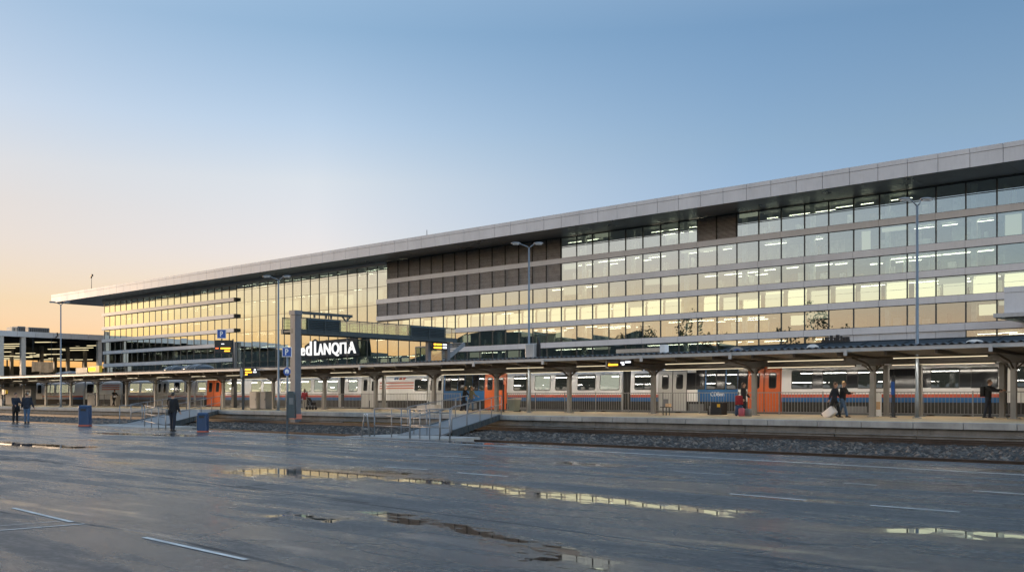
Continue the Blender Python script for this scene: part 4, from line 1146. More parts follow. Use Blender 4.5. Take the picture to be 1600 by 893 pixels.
for x in (xa + .5, xb - .5):
    b = MB(); b.box(x, x + .1, -.1, .1, -.02, .12); b.build('foot', [M['pole_dark']], o)
o = thing('roof_cabinet', 'pale cabinet with dark fin beside the lamp post on the canopy roof', 'cabinet', (ax(832, 46.5), 46.5, 3.88), 0)
b = MB(); b.rbox(-.35, .35, -.3, .3, 0, .95, .04); b.build('cabinet_body', [M['gutter']], o)
b = MB(); b.prism([(.38, 0), (.62, 0), (.62, .9), (.42, 1.45)], 'y', -.05, .05); b.build('fin', [M['black_plastic']], o)
def oval(px, py, w, h, label, ring):
    Y = 53.1; o = thing('roof_emblem', label, 'emblem', (ax(px, Y), Y, az(px, py, Y)), FACE * .6)
    b = MB(); rg3 = [[(w * math.cos(2*math.pi*i/24), yy, h * math.sin(2*math.pi*i/24)) for i in range(24)] for yy in (-.06, 0)]; b.rings(rg3, 0, False); b.build('disc', [M['sign_white'] if not ring else M['galv']], o)
    if ring:
        b = MB(); rg3 = [[(.1*w + w * .55 * math.cos(2*math.pi*i/20), yy, h * .5 * math.sin(2*math.pi*i/20)) for i in range(20)] for yy in (-.07, -.061)]; b.rings(rg3, 0, False); b.build('mark', [M['sign_blue']], o)
    b = MB(); b.box(-.04, .04, 0, .3, -h - .15, 0); b.build('bracket', [M['pole_dark']], o)
oval(1151, 548, .42, .26, 'small pale ring emblem at the pointed end of the dark roof', True)
oval(1270, 543.5, .34, .22, 'plain white oval disc in the middle of the dark roof', False)
oval(1523, 536, .44, .20, 'white oval disc on the dark roof near the right edge', False)
o = thing('roof_letters', 'black cut-out figures standing in a row on the dark roof ridge', 'sign', (ax(1302, 56), 56, 4.74), 0)
b = MB(); xa = ax(1285, 56) - o.location.x; wL = ax(1328, 56) - ax(1285, 56)
for t, w_, h_ in ((0, .06, .28), (.10, .09, .34), (.19, .05, .22), (.28, .10, .42), (.42, .07, .30), (.50, .12, .44), (.66, .06, .36), (.74, .10, .26), (.86, .12, .30)):
    c = MB(); c.rbox(xa + wL*t, xa + wL*(t + w_), -.06, .06, 0, h_, .02); c.build('figure', [M['black_plastic']], o)
c = MB(); c.box(xa - .05, xa + wL, -.05, .05, .02, .14); c.box(xa + wL*.1, xa + wL*.95, -.045, .045, .24, .30); c.build('base_bar', [M['black_plastic']], o)

# ================================================================= FENCE BETWEEN PLATFORM AND TRAIN
fn = thing('platform_fence', 'long grey baluster fence between platform and train', 'fence', (-40, FENCE_Y, PLAT_Z))
FH = 1.27
xa, xb = ax(600, FENCE_Y), ax(700, FENCE_Y)
spans = [(ax(598, FENCE_Y), ax(719, FENCE_Y)), (ax(793, FENCE_Y), 2.0), (ax(146, FENCE_Y), ax(318, FENCE_Y)), (ax(346, FENCE_Y), ax(597, FENCE_Y))]
def fence_mesh(L):
    b = MB(); b.box(0, L, -.02, .02, FH - .05, FH); b.box(0, L, -.018, .018, .12, .16)
    n = int(L / .17)
    for i in range(1, n): x = i * L / n; b.box(x - .0095, x + .0095, -.0095, .0095, .16, FH - .05)
    return b.mesh('fence_panel', [M['galv']])
pm = MB(); pm.box(-.03, .03, -.03, .03, 0, FH + .03); pm = pm.mesh('fence_post', [M['galv']])
for sa, sb in spans:
    n = max(1, round((sb - sa) / 2.6)); L = (sb - sa) / n; me = fence_mesh(L - .08)
    for k in range(n):
        link_mesh('fence_panel', me, fn, (sa + k*L + .04 + 40, 0, 0)); link_mesh('fence_post', pm, fn, (sa + k*L + 40, 0, 0))
    link_mesh('fence_post', pm, fn, (sb + 40, 0, 0))

# ================================================================= GANGWAY RAMPS WITH RAILS
def ramp(label, A, B, width, railh=1.05, posts=4):
    A, B = Vector(A), Vector(B); d = (B - A); L = d.length; u = Vector((d.x, d.y, 0)).normalized(); nrm = Vector((-u.y, u.x, 0))
    o = thing('gangway_ramp', label, 'ramp', A)
    b = MB()
    e = u * .0
    c0, c1, c2, c3 = A - nrm*width/2, A + nrm*width/2, B + nrm*width/2, B - nrm*width/2
    up = Vector((0,0,.03)); dn = Vector((0,0,-.05))
    vs = [c + dn for c in (c0, c1, c2, c3)] + [c + up for c in (c0, c1, c2, c3)]
    b.add([v - A for v in vs], [(0,3,2,1),(4,5,6,7),(0,1,5,4),(1,2,6,5),(2,3,7,6),(3,0,4,7)]); b.build('deck', [M['grey_box']], o)
    for s in (-1, 1):
        q = MB(); p0 = nrm * (s * (width/2 + .045)); q.bar(p0 + u * 2 + Vector((0,0,.01)), p0 + d + Vector((0,0,-.12)), .07, .30)
        for k in range(1, 12): c = p0 + u*2 + (d - u*2) * (k/12); q.box(c.x - .04, c.x + .04, c.y - .06, c.y + .06, c.z - .2, c.z + .06)
        q.build('side_beam', [M['bridge_slate']], o)
        q = MB()
        for hgt_ in (railh, railh * .55): q.tube([p0 + d*.12 + Vector((0,0,hgt_)), p0 + d + Vector((0,0,hgt_))], .022, 8)
        q.build('handrail', [M['galv']], o)
        for k in range(posts + 1):
            c = p0 + d * (.12 + .88 * k / posts); q = MB(); q.tube([c, c + Vector((0,0,railh))], .022, 8); q.build('rail_post', [M['galv']], o)
    return o
ramp('steel gangway ramp rising from the railed pad to the platform mid picture', (ax(655, 27), 27, .0), (ax(757, PLAT_Y), PLAT_Y, PLAT_Z + .02), 1.8)
ramp('far steel gangway ramp behind the man standing alone on the asphalt', (ax(225, 27), 27, .0), (ax(318, PLAT_Y), PLAT_Y, PLAT_Z + .02), 2.4)
b = MB(); xa, xb = ax(570, 25.6), ax(700, 25.6)
b.box(xa, xb, EDGE_Y + .01, 27.3, -.5, .012); xa, xb = ax(150, 25.6), ax(262, 25.6); b.box(xa, xb, EDGE_Y + .01, 27.3, -.5, .012); b.build('ramp_pad', [M['coping']], kind='structure')
def guard_rail(label, P, Q, h, bars, posts, slope=0.0, curl=False):
    P, Q = Vector(P), Vector(Q); d = Q - P
    o = thing('guard_rail', label, 'guard rail', P, 0, 'tubular guard rails round the ramp ends')
    for hz in bars:
        b = MB(); b.tube([Vector((0,0,hz)), d + Vector((0,0,hz))], .021, 8); b.build('rail', [M['galv']], o)
    for k in range(posts):
        c = d * k / (posts - 1); b = MB(); b.tube([c, c + Vector((0,0,h))], .027 if k in (0, posts-1) else .02, 8); b.build('rail_post', [M['galv'] if k % 2 else M['pole_grey']], o)
    return o
guard_rail('near railing with three bars at the mid ramp, left half', (ax(585, 25.3), 25.3, 0), (ax(640, 24.9), 24.9, 0), 1.10, (1.10, .82, .42), 3)
guard_rail('near railing with close posts at the mid ramp, right half', (ax(641, 24.75), 24.75, 0), (ax(703, 24.75), 24.75, 0), 1.10, (1.10, .98, .45), 5)
guard_rail('low back railing between the mid ramp and the gravel', (ax(627, 27.2), 27.2, 0), (ax(688, 26.9), 26.9, 0), 1.05, (1.05, .7, .4), 4)
guard_rail('sloping front railing right beside the man standing alone on the asphalt', (ax(226, 24.8), 24.8, .06), (ax(259, 24.75), 24.75, -.12), 1.05, (1.05, .65, .28), 4)
guard_rail('far left two-post railing at the far ramp, beside the gravel', (ax(187, 26.6), 26.6, 0), (ax(222, 28.2), 28.2, .05), 1.05, (1.05,), 3)
# A-frame trestle
o = thing('trestle', 'small steel A-frame trestle standing at the left end of the near railing', 'trestle', (ax(571.5, 25.0), 25.0, 0), FACE)
h = az(571.5, 646.5, 25.0)
for yy in (-.14, .14):
    b = MB(); b.tube([(-.16, yy, 0), (-.05, yy*.4, h - .05), (0, yy*.4, h), (.05, yy*.4, h - .05), (.16, yy, 0)], .022, 8); b.build('frame', [M['galv']], o)
b = MB(); b.box(-.115, .115, -.13, .13, h*.33, h*.33 + .03); b.build('rung', [M['galv']], o)
b = MB(); b.box(-.07, .07, -.06, .06, h - .06, h + .02); b.build('cap', [M['sign_white']], o)

# ================================================================= BINS, CABINETS, BENCHES
def blue_bin(px, Y, w, h, label):
    o = thing('litter_bin', label, 'bin', (ax(px, Y), Y, 0), FACE, 'blue litter bins on the asphalt edge')
    b = MB(); b.rbox(-w/2, w/2, -w*.42, w*.42, .06, h*.90, .05); b.build('body', [M['blue_plastic']], o)
    b = MB(); b.rbox(-w/2 - .015, w/2 + .015, -w*.45, w*.45, h*.902, h, .09); b.build('hood', [M['blue_plastic']], o)
    b = MB(); b.box(-w/2 + .01, w/2 - .01, -w*.40, w*.40, 0, .058); b.build('plinth', [M['train_red']], o)
    b = MB(); b.box(-w/2 - .012, -w/2 - .002, -w*.36, w*.36, .10, h*.84); b.build('side_panel', [M['galv']], o)
    b = MB(); b.box(-w*.26, w*.26, -w*.42 - .012, -w*.42 - .002, h*.72, h*.84); b.build('slot', [M['black_plastic']], o)
blue_bin(133, 24.2, .56, 1.10, 'far blue litter bin with rounded top, by the far ramp pad')
blue_bin(317, 23.4, .44, .86, 'nearer blue litter bin standing beside the man on the asphalt')
def cabinet(px, Y, w, d, h, label, m, group=None, z0=PLAT_Z, door=True):
    o = thing('equipment_cabinet', label, 'cabinet', (ax(px, Y), Y, z0), 0, group)
    b = MB(); b.rbox(-w/2, w/2, -d/2, d/2, .05, h, .02); b.build('cabinet_body', [M[m]], o)
    b = MB(); b.box(-w/2 + .03, w/2 - .03, -d/2 + .03, d/2 - .03, 0, .05); b.build('plinth', [M['train_skirt']], o)
    if door:
        b = MB(); b.box(-w/2 + .05, w/2 - .05, -d/2 - .012, -d/2 - .002, .12, h - .08); dd = b.build('door', [M[m]], o); b = MB(); b.box(w/2 - .14, w/2 - .10, -d/2 - .035, -d/2 - .013, h*.5, h*.62); b.build('handle', [M['black_plastic']], dd)
    return o
cabinet(400, 46.5, .98, .6, 1.42, 'beige service cabinet on the platform before the train windows', 'beige_box')
cabinet(415.5, 46.6, .84, .6, 1.40, 'grey service cabinet touching the beige one on the platform', 'grey_box')
cabinet(14, 50.6, 5.6, .6, 2.25, 'tall wide grey cabinet at the far left end of the platform', 'grey_box')
cabinet(40, 50.4, 4.6, .6, 2.35, 'tall grey cabinet with a pale notice, right of the signal', 'grey_box')
cabinet(146, 50.8, 1.9, .5, 1.30, 'low grey double cabinet behind the far blue bin', 'grey_box')
cabinet(180, 51.3, 1.3, .5, 1.15, 'low cream cabinet behind the striding person', 'beige_box')
o = thing('low_box', 'low cream concrete box on the platform by the ramp top', 'box', (ax(671, 44.5), 44.5, PLAT_Z), 0); b = MB(); b.rbox(-.86, .86, -.35, .35, .06, .48, .03); b.build('box_body', [M['beige_box']], o); b = MB(); b.box(-.8, .8, -.3, .3, 0, .058); b.build('plinth', [M['train_skirt']], o)
o = thing('notice_board', 'pale notice board fixed on the tall grey cabinet at the far left', 'notice', (ax(44, 50.0), 49.99, PLAT_Z + 1.5), 0); b = MB(); b.box(-.8, .8, -.03, .03, -.35, .4, 0); b.box(-.7, .7, -.036, -.031, -.05, .3, 1); b.build('board', [M['sign_white'], M['grey_box']], o)
o = thing('signal_post', 'low signal post with yellow and black head at the far left', 'signal', (ax(7.5, 45), 45, PLAT_Z), 0)
b = MB(); b.tube([(0, 0, 0), (0, 0, 1.3)], .07, 8); b.build('post', [M['pole_dark']], o); b = MB(); b.box(-.45, .25, -.15, .15, 1.25, 1.85, 0); b.box(.26, .55, -.12, .12, 1.35, 1.75, 1); b.box(-.3, .1, -.156, -.151, 1.65, 1.8, 1); b.build('signal_head', [M['black_plastic'], M['yellow_sign']], o)
b = MB(); b.box(-1.2, -.3, -.2, .2, 0, .75); b.build('relay_box', [M['grey_box']], o)
# trash bin by the orange doors
o = thing('waste_bin', 'greenish grey wheeled waste bin with sloping lid by the orange doors', 'bin', (ax(803.5, 49.4), 49.4, PLAT_Z), 0)
b = MB()
def tp(w0, d0, w1, d1, z0, z1, mi=0):
    b.add([(-w0,-d0,z0),(w0,-d0,z0),(w0,d0,z0),(-w0,d0,z0),(-w1,-d1,z1),(w1,-d1,z1),(w1,d1,z1),(-w1,d1,z1)], [(0,3,2,1),(4,5,6,7),(0,1,5,4),(1,2,6,5),(2,3,7,6),(3,0,4,7)], mi)
tp(.25, .25, .31, .31, .05, .80); b.build('body', [M['green_bin']], o); b = MB(); b.prism([(-.36, .81), (.36, .81), (.36, .93), (-.36, .85)], 'y', -.34, .34); b.build('lid', [M['beige_box']], o)
b = MB(); b.tube([(-.28, .28, .07), (.28, .28, .07)], .07, 10); b.build('wheel', [M['rubber']], o)
# black baggage trolley with orange label
o = thing('baggage_cart', 'black box cart with orange label and pale handle bar', 'cart', (ax(1124, 46.6), 46.6, PLAT_Z), 0)
b = MB(); b.rbox(-.34, .30, -.3, .3, .05, .72, .03); b.build('box_body', [M['black_plastic']], o); b = MB(); b.box(.04, .22, -.312, -.302, .46, .62); b.build('label', [M['yellow_sign']], o)
b = MB(); b.rbox(-.62, -.36, -.2, .2, .04, .40, .02); b.build('side_box', [M['black_plastic']], o); b = MB(); b.tube([(-.39, -.32, .06), (-.39, -.32, .52)], .03, 8); b.build('handle_bar', [M['galv']], o)
# small stand with seat-like shelf
o = thing('platform_stand', 'small dark stand with back board and orange-brown box on it', 'stand', (ax(1041, 45.8), 45.8, PLAT_Z), 0)
for x in (-.2, .0, .2):
    b = MB(); b.box(x - .02, x + .02, -.02, .02, 0, .42); b.build('leg', [M['black_plastic']], o)
b = MB(); b.box(-.27, .27, -.2, .2, .42, .46); b.build('shelf', [M['black_plastic']], o); b = MB(); b.box(-.27, .04, .12, .16, .46, .88); b.build('back_board', [M['grey_box']], o); b = MB(); b.rbox(.03, .27, -.15, .1, .46, .64, .02); b.build('parcel', [M['banner_tan']], o)
# slim poles on the platform
def info_pole(px, Y, py_top, w, label, m='pole_dark', flag=None):
    o = thing('info_pole', label, 'pole', (ax(px, Y), Y, PLAT_Z), 0); h_ = az(px, py_top, Y) - PLAT_Z
    b = MB(); b.box(-w/2, w/2, -w/2, w/2, 0, h_); b.box(-w, w, -w, w, 0, .03); b.build('pole', [M[m]], o)
    if flag:
        z0, z1, mm = flag; b = MB(); b.box(-w/2 - .02, w/2 + .02, -w/2 - .03, -w/2 - .003, z0, z1); b.build('plate', [M[mm]], o)
info_pole(1396, 48.6, 586, .13, 'dark information pole with blue plate between near columns', flag=(1.1, 1.75, 'sign_blue'))
info_pole(786.5, 49.0, 600, .09, 'thin dark pole left of the waste bin')
info_pole(366, 50.3, 590, .36, 'broad dark pillar with pale top behind the totem', flag=(1.2, 1.9, 'galv'))
info_pole(427.5, 50.2, 603, .05, 'thin signal stick with small dark head by the grey cabinet', flag=(1.45, 1.8, 'black_plastic'))
o = thing('poster_stand', 'narrow white poster board leaning by the near column', 'poster', (ax(1371, 50.6), 50.6, PLAT_Z), .25); b = MB(); b.prism([(-.05, 0), (.05, 0), (.02, 1.15), (-.02, 1.15)], 'x', -.2, .2); b.build('board', [M['sign_white']], o); b = MB(); b.box(-.15, .15, -.062, -.052, .35, .75); b.build('picture', [M['banner_tan']], o)
# ================================================================= OPEN TRAIN HALL AT THE FAR LEFT
HX = -300.0
hall = thing('train_hall', 'open train hall with flat blue-grey roof edge and lit dark ceiling', 'train hall', (HX, 110, 0))
def yh(px): r_ = ray(px); return HX / r_[0] * r_[1]
def zh(px, py, X=HX): r_ = ray(px); return EYE + (HOR - py) * (X / r_[0]) / FOC
HY0, HY1 = 55.0, 205.0
zt, zb_ = zh(60, 518.5), zh(60, 527)
b = MB(); y = HY0
while y < HY1: 
    y2 = min(y + 5.2, HY1); b.box(HX - .3, HX, y + .04, y2 - .04, zb_, zt); y = y2
part(b, 'fascia', [M['fascia_metal']], hall)
b = MB(); b.box(HX - 75, HX - .31, HY0, HY1, zb_ + .3, zt - .1); 
for k in range(8): b.box(HX - 8 - k*9, HX - 7.5 - k*9, HY0 + .1, HY1 - .1, zb_ - .7, zb_ + .29)
for k in range(9): y = HY0 + 6 + k*10; b.box(HX - 74, HX - .5, y, y + .4, zb_ - .35, zb_ + .28)
mat('hall_roof', (.045, .05, .055), .7)
part(b, 'roof', [M['hall_roof']], hall)
for px, X in ((3, HX), (37.5, HX), (157, HX), (108, HX - 38), (67, HX - 38), (135, HX - 38), (88, HX - 60), (20, HX - 60)):
    r_ = ray(px); y = X / r_[0] * r_[1]; w = .62 if X == HX else .5
    b = MB(); b.box(X - 1.5, X - 1.5 + 2*w, y - w, y + w, -.6, zb_ - .02 if X != HX else zb_ + .28); part(b, 'column', [M['gutter'] if X == HX else M['column_paint']], hall)
b = MB(); b.box(HX - 75.3, HX - 75, HY0, HY1 + 10, -.6, 12.6); b.box(HX - 75.3, HX - 75, HY0, HY1 + 10, 14.9, zb_ + .2)
y = HY0
while y < HY1 + 10: b.box(HX - 75.25, HX - 75.05, y, y + .5, 12.6, 14.9); y += 5.5
b.box(HX - 60, HX - .5, HY1, HY1 + .3, -.6, zt - .3)
part(b, 'rear_wall', [M['hall_roof']], hall)
rl = random.Random(4)
for px, py, L in ((8, 543, 5), (14, 540, 5), (20, 536.5, 6), (70, 533.5, 6), (87, 544.5, 5), (75, 552.5, 8), (49, 556.5, 5), (58, 554.5, 5), (116, 546, 8), (126, 542.5, 7), (136, 539, 7), (38, 551, 6), (16, 555.5, 5), (7, 558.5, 5), (14, 560.5, 8), (34, 557.5, 6), (74, 561, 5), (98, 561, 6), (127, 561, 7), (85, 559, 4), (2, 549, 5)):
    t = min(max((py - 531) / 30, 0), 1); X = HX - 6 - 64 * t; r_ = ray(px); z = zh(px, py, X); y = X / r_[0] * r_[1]
    b = MB(); b.bar((X - L*.9, y - L*.1, z), (X + L*.2, y + L*.5, z), .7, .16); part(b, 'strip_light', [M['hall_strip']], hall)
    b = MB(); b.tube([(X - .2, y, z + .1), (X - .2, y, zb_ + .3)], .04, 4); part(b, 'light_hanger', [M['pole_dark']], hall)
# things in and on the hall
o = thing('tan_banner', 'tan fabric banner hung across the open hall front', 'banner', (HX + .5, yh(64), 0)); 
b = MB(); y0, y1, z0, z1 = yh(48.5), yh(81.5), zh(64, 581), zh(64, 565)
n = 14; vs = []
for i in range(n + 1):
    y = y0 + (y1 - y0)*i/n; dx = .12 * math.sin(i * 1.3); vs += [(HX + .5 + dx, y, z0 + .2*math.sin(i*.5)), (HX + .5 + dx, y, z1), (HX + .56 + dx, y, z1), (HX + .56 + dx, y, z0 + .2*math.sin(i*.5))]
b.add(vs, [q for i in range(n) for q in ((4*i, 4*i+1, 4*i+5, 4*i+4), (4*i+2, 4*i+3, 4*i+7, 4*i+6), (4*i+1, 4*i+2, 4*i+6, 4*i+5), (4*i, 4*i+4, 4*i+7, 4*i+3))]); part(b, 'cloth', [M['banner_tan']], o)
for y in (y0 + .4, y1 - .4):
    b = MB(); b.tube([(HX + .4, y, z1 - .2), (HX + .4, y, zb_)], .08, 6); part(b, 'hanger', [M['pole_dark']], o)
def roof_unit(px_a, px_b, py_t, label, m):
    X = HX - 4; r_ = ray((px_a + px_b)/2); ya, yb = [X / ray(p)[0] * ray(p)[1] for p in (px_a, px_b)]; z = zh((px_a + px_b)/2, py_t, X)
    o = thing('rooftop_unit', label, 'rooftop unit', (X, (ya + yb)/2, zt - .1), 0, 'plant boxes on the hall roof')
    b = MB(); h_ = z - zt + .1; w = (yb - ya)/2; b.rbox(-4, 0, -w, w, 0, h_, .1); b.build('casing', [M[m]], o)
    b = MB(); k = -w + .5
    while k < w - .5: b.box(.002, .05, k, k + .25, h_*.2, h_*.8); k += .6
    b.build('grille', [M['black_plastic']], o)
roof_unit(18.5, 27, 510.5, 'short pale plant box at the left on the hall roof', 'beige_box')
roof_unit(27.5, 40, 509.5, 'grey fan box between the two other boxes on the hall roof', 'grey_box')
roof_unit(44.5, 77.5, 511.5, 'long low slate box on the hall roof', 'grey_box')
o = thing('hall_emblem', 'small dark winged emblem on the hall roof edge', 'emblem', (HX + .02, yh(86.5), zh(86.5, 523.5)))
b = MB(); b.prism([(-.8, -.7), (-.3, -.75), (.5, -.1), (.35, .9), (.75, .8), (.8, -.2), (.2, -.8)], 'x', 0, .06); b.build('mark', [M['black_plastic']], o)
# trees standing behind the hall, seen through it
for (y, h, lab) in ((92, 15, 'bare dusk tree seen through the left bays of the hall'), (131, 17, 'bushy dusk tree seen through the right bays of the hall')):
    t_ = thing('tree', lab, 'tree', (HX - 100, y, -.7), 0, 'trees behind the train hall'); rq = random.Random(int(y))
    b = MB(); b.tube([(0,0,0), (.1,0,h*.5), (0,.2,h*.9)], [.4,.25,.06], 6)
    for k in range(14):
        a = rq.uniform(0, 6.28); z = h * rq.uniform(.35, .85); b.tube([(0,0,z), (2.2*math.cos(a), 2.2*math.sin(a), z + 1.6), (3.4*math.cos(a+.2), 3.4*math.sin(a+.2), z + 2.6)], [.12,.06,.02], 5)
    b.build('trunk', [M['leaf_dark']], t_)
    b = MB()
    for k in range(700):
        a = rq.uniform(0, 6.28); rad = 4.2 * math.sqrt(rq.random()); z = h * rq.uniform(.4, 1.05); c = Vector((rad*math.cos(a), rad*math.sin(a), z)); u = Vector((rq.gauss(0,1), rq.gauss(0,1), rq.gauss(0,1))).normalized() * .3; w_ = u.orthogonal().normalized() * .2
        b.add([c-u, c+w_, c+u, c-w_], [(0,1,2,3)])
    b.build('crown', [M['leaf_dark']], t_)
# ================================================================= PEOPLE
mat('skin', (.45, .26, .18), .55, var=.06)
mat('eye', (.02, .015, .012), .3)
mat('hair_dark', (.018, .013, .010), .6, var=.3, vscale=12)
mat('hair_blond', (.30, .19, .08), .6, var=.25, vscale=12)
mat('hair_brown', (.07, .035, .018), .6, var=.3, vscale=12)
mat('cloth_black', (.010, .011, .014), .85, var=.3, vscale=6, bump=.3, bscale=25)
mat('cloth_navy', (.014, .02, .035), .85, var=.3, vscale=6, bump=.3, bscale=25)
mat('denim', (.06, .11, .19), .85, var=.25, vscale=6, bump=.3, bscale=30)
mat('cloth_pale', (.36, .33, .28), .85, var=.15, vscale=6)
mat('cloth_maroon', (.22, .02, .03), .85, var=.2, vscale=6, bump=.3, bscale=25)
mat('cloth_olive', (.14, .13, .08), .85, var=.2, vscale=6)
mat('shoe', (.02, .018, .017), .5)
mat('shoe_pale', (.5, .48, .45), .5)
mat('bag_white', (.68, .67, .68), .5, var=.06)
mat('bag_pink', (.42, .10, .14), .6)
def shell(mb, p, q, r0, r1, mid=None, n=12):
    p, q = Vector(p), Vector(q); d = (q - p); L = d.length; d.normalize()
    pts = [p - d*r0*.85, p - d*r0*.45, p, p + d*L*.5, q, q + d*r1*.45, q + d*r1*.85]
    rm = mid if mid else (r0 + r1)/2
    mb.tube(pts, [r0*.5, r0*.88, r0, rm, r1, r1*.88, r1*.5], n)
def loft(mb, rows, n=16):
    """rows: (centre xyz, half depth, half width)"""
    mb.rings([[(c[0] + rx*math.cos(2*math.pi*i/n), c[1] + ry*math.sin(2*math.pi*i/n), c[2]) for i in range(n)] for c, rx, ry in rows], 0, True)
def remeshed(mb, name, vox, m):
    me = mb.mesh(name + '_raw', [M[m]]); o = bpy.data.objects.new(name + '_raw', me); C.objects.link(o)
    mod = o.modifiers.new('r', 'REMESH'); mod.mode = 'VOXEL'; mod.voxel_size = vox; mod.use_smooth_shade = True
    sm = o.modifiers.new('s', 'SMOOTH'); sm.factor = .5; sm.iterations = 3
    bpy.context.view_layer.update()
    out = bpy.data.meshes.new_from_object(o.evaluated_get(bpy.context.evaluated_depsgraph_get()))
    bpy.data.objects.remove(o); out.name = name
    out.materials.clear(); out.materials.append(M[m])
    return out
def child(name, me, parent): 
    o = bpy.data.objects.new(name, me); C.objects.link(o); o.parent = parent; return o
def person(label, x, y, z0, rz, height=1.75, legs=((0, 0), (0, 0)), arms=((0, 6, 10), (0, 6, 10)), lean=0, head=0, nod=0, top='cloth_black', bottom='cloth_navy', shoes='shoe', hair='hair_dark',
           hair_style='short', coat=False, bulk=1.0, hood=False, cap=None):
    s = height / 1.75
    o = thing('person', label, 'person', (x, y, z0), rz); o.scale = (s, s, s)
    hip = Vector((0, 0, .93)); sl = math.sin(R(lean)); cl = math.cos(R(lean))
    def up(h, fx=0, sy=0): return hip + Vector((sl*h + fx*cl, sy, cl*h - fx*sl))
    J = {}
    for k, (h_, kn) in zip((1, -1), legs):
        a = R(h_); b_ = R(h_ - kn); hp = hip + Vector((0, .095*k, -.02)); kn_ = hp + Vector((math.sin(a), 0, -math.cos(a)))*.43; an = kn_ + Vector((math.sin(b_), 0, -math.cos(b_)))*.40
        J[k] = (hp, kn_, an, b_)
    low = min(J[1][2].z, J[-1][2].z); dz = .085 - low                 # lower foot rests on the ground
    for k in J: J[k] = tuple(v + Vector((0, 0, dz)) if isinstance(v, Vector) else v for v in J[k])
    hip = hip + Vector((0, 0, dz))
    A = {}
    for k, (sw, ab, el) in zip((1, -1), arms):
        sh = up(.485, 0, .185*k); a, q = R(sw + lean), R(ab)
        d1 = Vector((math.sin(a)*math.cos(q), k*math.sin(q), -math.cos(a)*math.cos(q))); eb = sh + d1*.285
        a2 = R(sw + lean + el); q2 = q*.3 if el > 25 else q
        d2 = Vector((math.sin(a2)*math.cos(q2), k*math.sin(q2)*(.2 if el > 25 else 1) - (k*.25 if el > 50 else 0), -math.cos(a2)*math.cos(q2))).normalized(); wr = eb + d2*.255
        A[k] = (sh, eb, wr, d2)
    hc = up(.70, .015 + nod*.001)
    ht = R(head); hf = Vector((math.cos(ht), math.sin(ht), 0)); hl = Vector((-math.sin(ht), math.cos(ht), 0))
    # body: one continuous skin
    b = MB()
    loft(b, [(up(-.08), .09, .13), (up(.0), .105, .15), (up(.18), .095, .135), (up(.36), .115, .16), (up(.46), .10, .165), (up(.52), .06, .10)])
    for k in (1, -1):
        hp, kn_, an, b_ = J[k]; shell(b, hp, kn_, .082, .055); shell(b, kn_, an, .055, .038, .052)
        f = an + Vector((.05, 0, -.04)); shell(b, an + Vector((-.03, 0, -.035)), an + Vector((.13, 0, -.05)), .035, .03)
        sh, eb, wr, d2 = A[k]; shell(b, sh, eb, .055, .042); shell(b, eb, wr, .04, .028)
        pm_ = wr + d2*.06; shell(b, wr, pm_, .026, .034)
    shell(b, up(.48), hc - Vector((0, 0, .05)), .06, .056)
    b.ball(hc, .098, .078, .118, 0, 16, 12)
    jaw = hc + hf*.03 + Vector((0, 0, -.075)); b.ball(jaw, .055, .05, .05, 0, 10, 8)
    me = remeshed(b, 'body', .016, 'skin')
    # face, ears, fingers joined on
    t = MB(); fz = hc + hf*.092
    nose = [hc + hf*.09 + Vector((0,0,.012)), hc + hf*.116 + Vector((0,0,-.022)), hc + hf*.09 + Vector((0,0,-.032))]
    t.tube(nose, [.009, .014, .008], 6)
    for k in (1, -1):
        e = hc + hf*.086 + hl*(.032*k) + Vector((0,0,.008)); t.ball(e, .010, .013, .008, 1, 8, 6)
        e = hc + hl*(.080*k) - hf*.005 - Vector((0,0,.005)); t.ball(e, .018, .010, .03, 0, 8, 6)
    t.tube([hc + hf*.088 + hl*.022 - Vector((0,0,.058)), hc + hf*.096 - Vector((0,0,.058)), hc + hf*.088 - hl*.022 - Vector((0,0,.058))], .006, 5, 2)
    for k in (1, -1):
        sh, eb, wr, d2 = A[k]; base = wr + d2*.085
        side = Vector((1, 0, 0)) - d2*d2.x
        if side.length < .2: side = Vector((0, 0, 1)) - d2*d2.z
        side.normalize(); pal = d2.cross(side).normalized()*(-k)
        for q, (o_, L) in enumerate(((.027, .068), (.009, .078), (-.009, .072), (-.027, .056))):
            p0 = base + side*o_ - d2*.01; p1 = p0 + d2*L*.55 + pal*.006; p2 = p1 + d2*L*.32 + pal*.022; p3 = p2 + d2*L*.12 + pal*.026
            t.tube([p0, p1, p2, p3], [.0095, .009, .008, .005], 6)
        p0 = wr + d2*.03 + side*.026; t.tube([p0, p0 + side*.026 + d2*.03, p0 + side*.032 + d2*.062 + pal*.01], [.012, .010, .006], 6)
    tm = t.mesh('t', [M['skin'], M['eye'], M['train_stripe']])
    bm = bmesh.new(); bm.from_mesh(me); bm.from_mesh(tm); bm.to_mesh(me); bm.free()
    me.materials.append(M['eye']); me.materials.append(M['train_stripe'])
    child('body', me, o)
    # trousers
    b = MB(); loft(b, [(up(-.10), .11, .15), (up(.0), .122, .17), (up(.10), .112, .155), (up(.14), .105, .15)])
    for k in (1, -1):
        hp, kn_, an, b_ = J[k]; shell(b, hp, kn_, .102*bulk, .074, .088); a2 = an + (kn_ - an).normalized()*.03; shell(b, kn_, a2, .073, .062, .07)
    child('trousers', remeshed(b, 'trousers', .018, bottom), o)
    # jacket or coat
    b = MB(); g = bulk
    rows = [(up(.0), .135*g, .185*g), (up(.12), .130*g, .175*g), (up(.30), .138*g, .185*g), (up(.42), .130*g, .195*g), (up(.50), .095*g, .15*g), (up(.545), .068, .08)]
    if coat: rows = [(up(-.48), .16*g, .20*g), (up(-.25), .15*g, .19*g)] + rows
    else: rows = [(up(-.10), .128*g, .178*g)] + rows
    loft(b, rows)
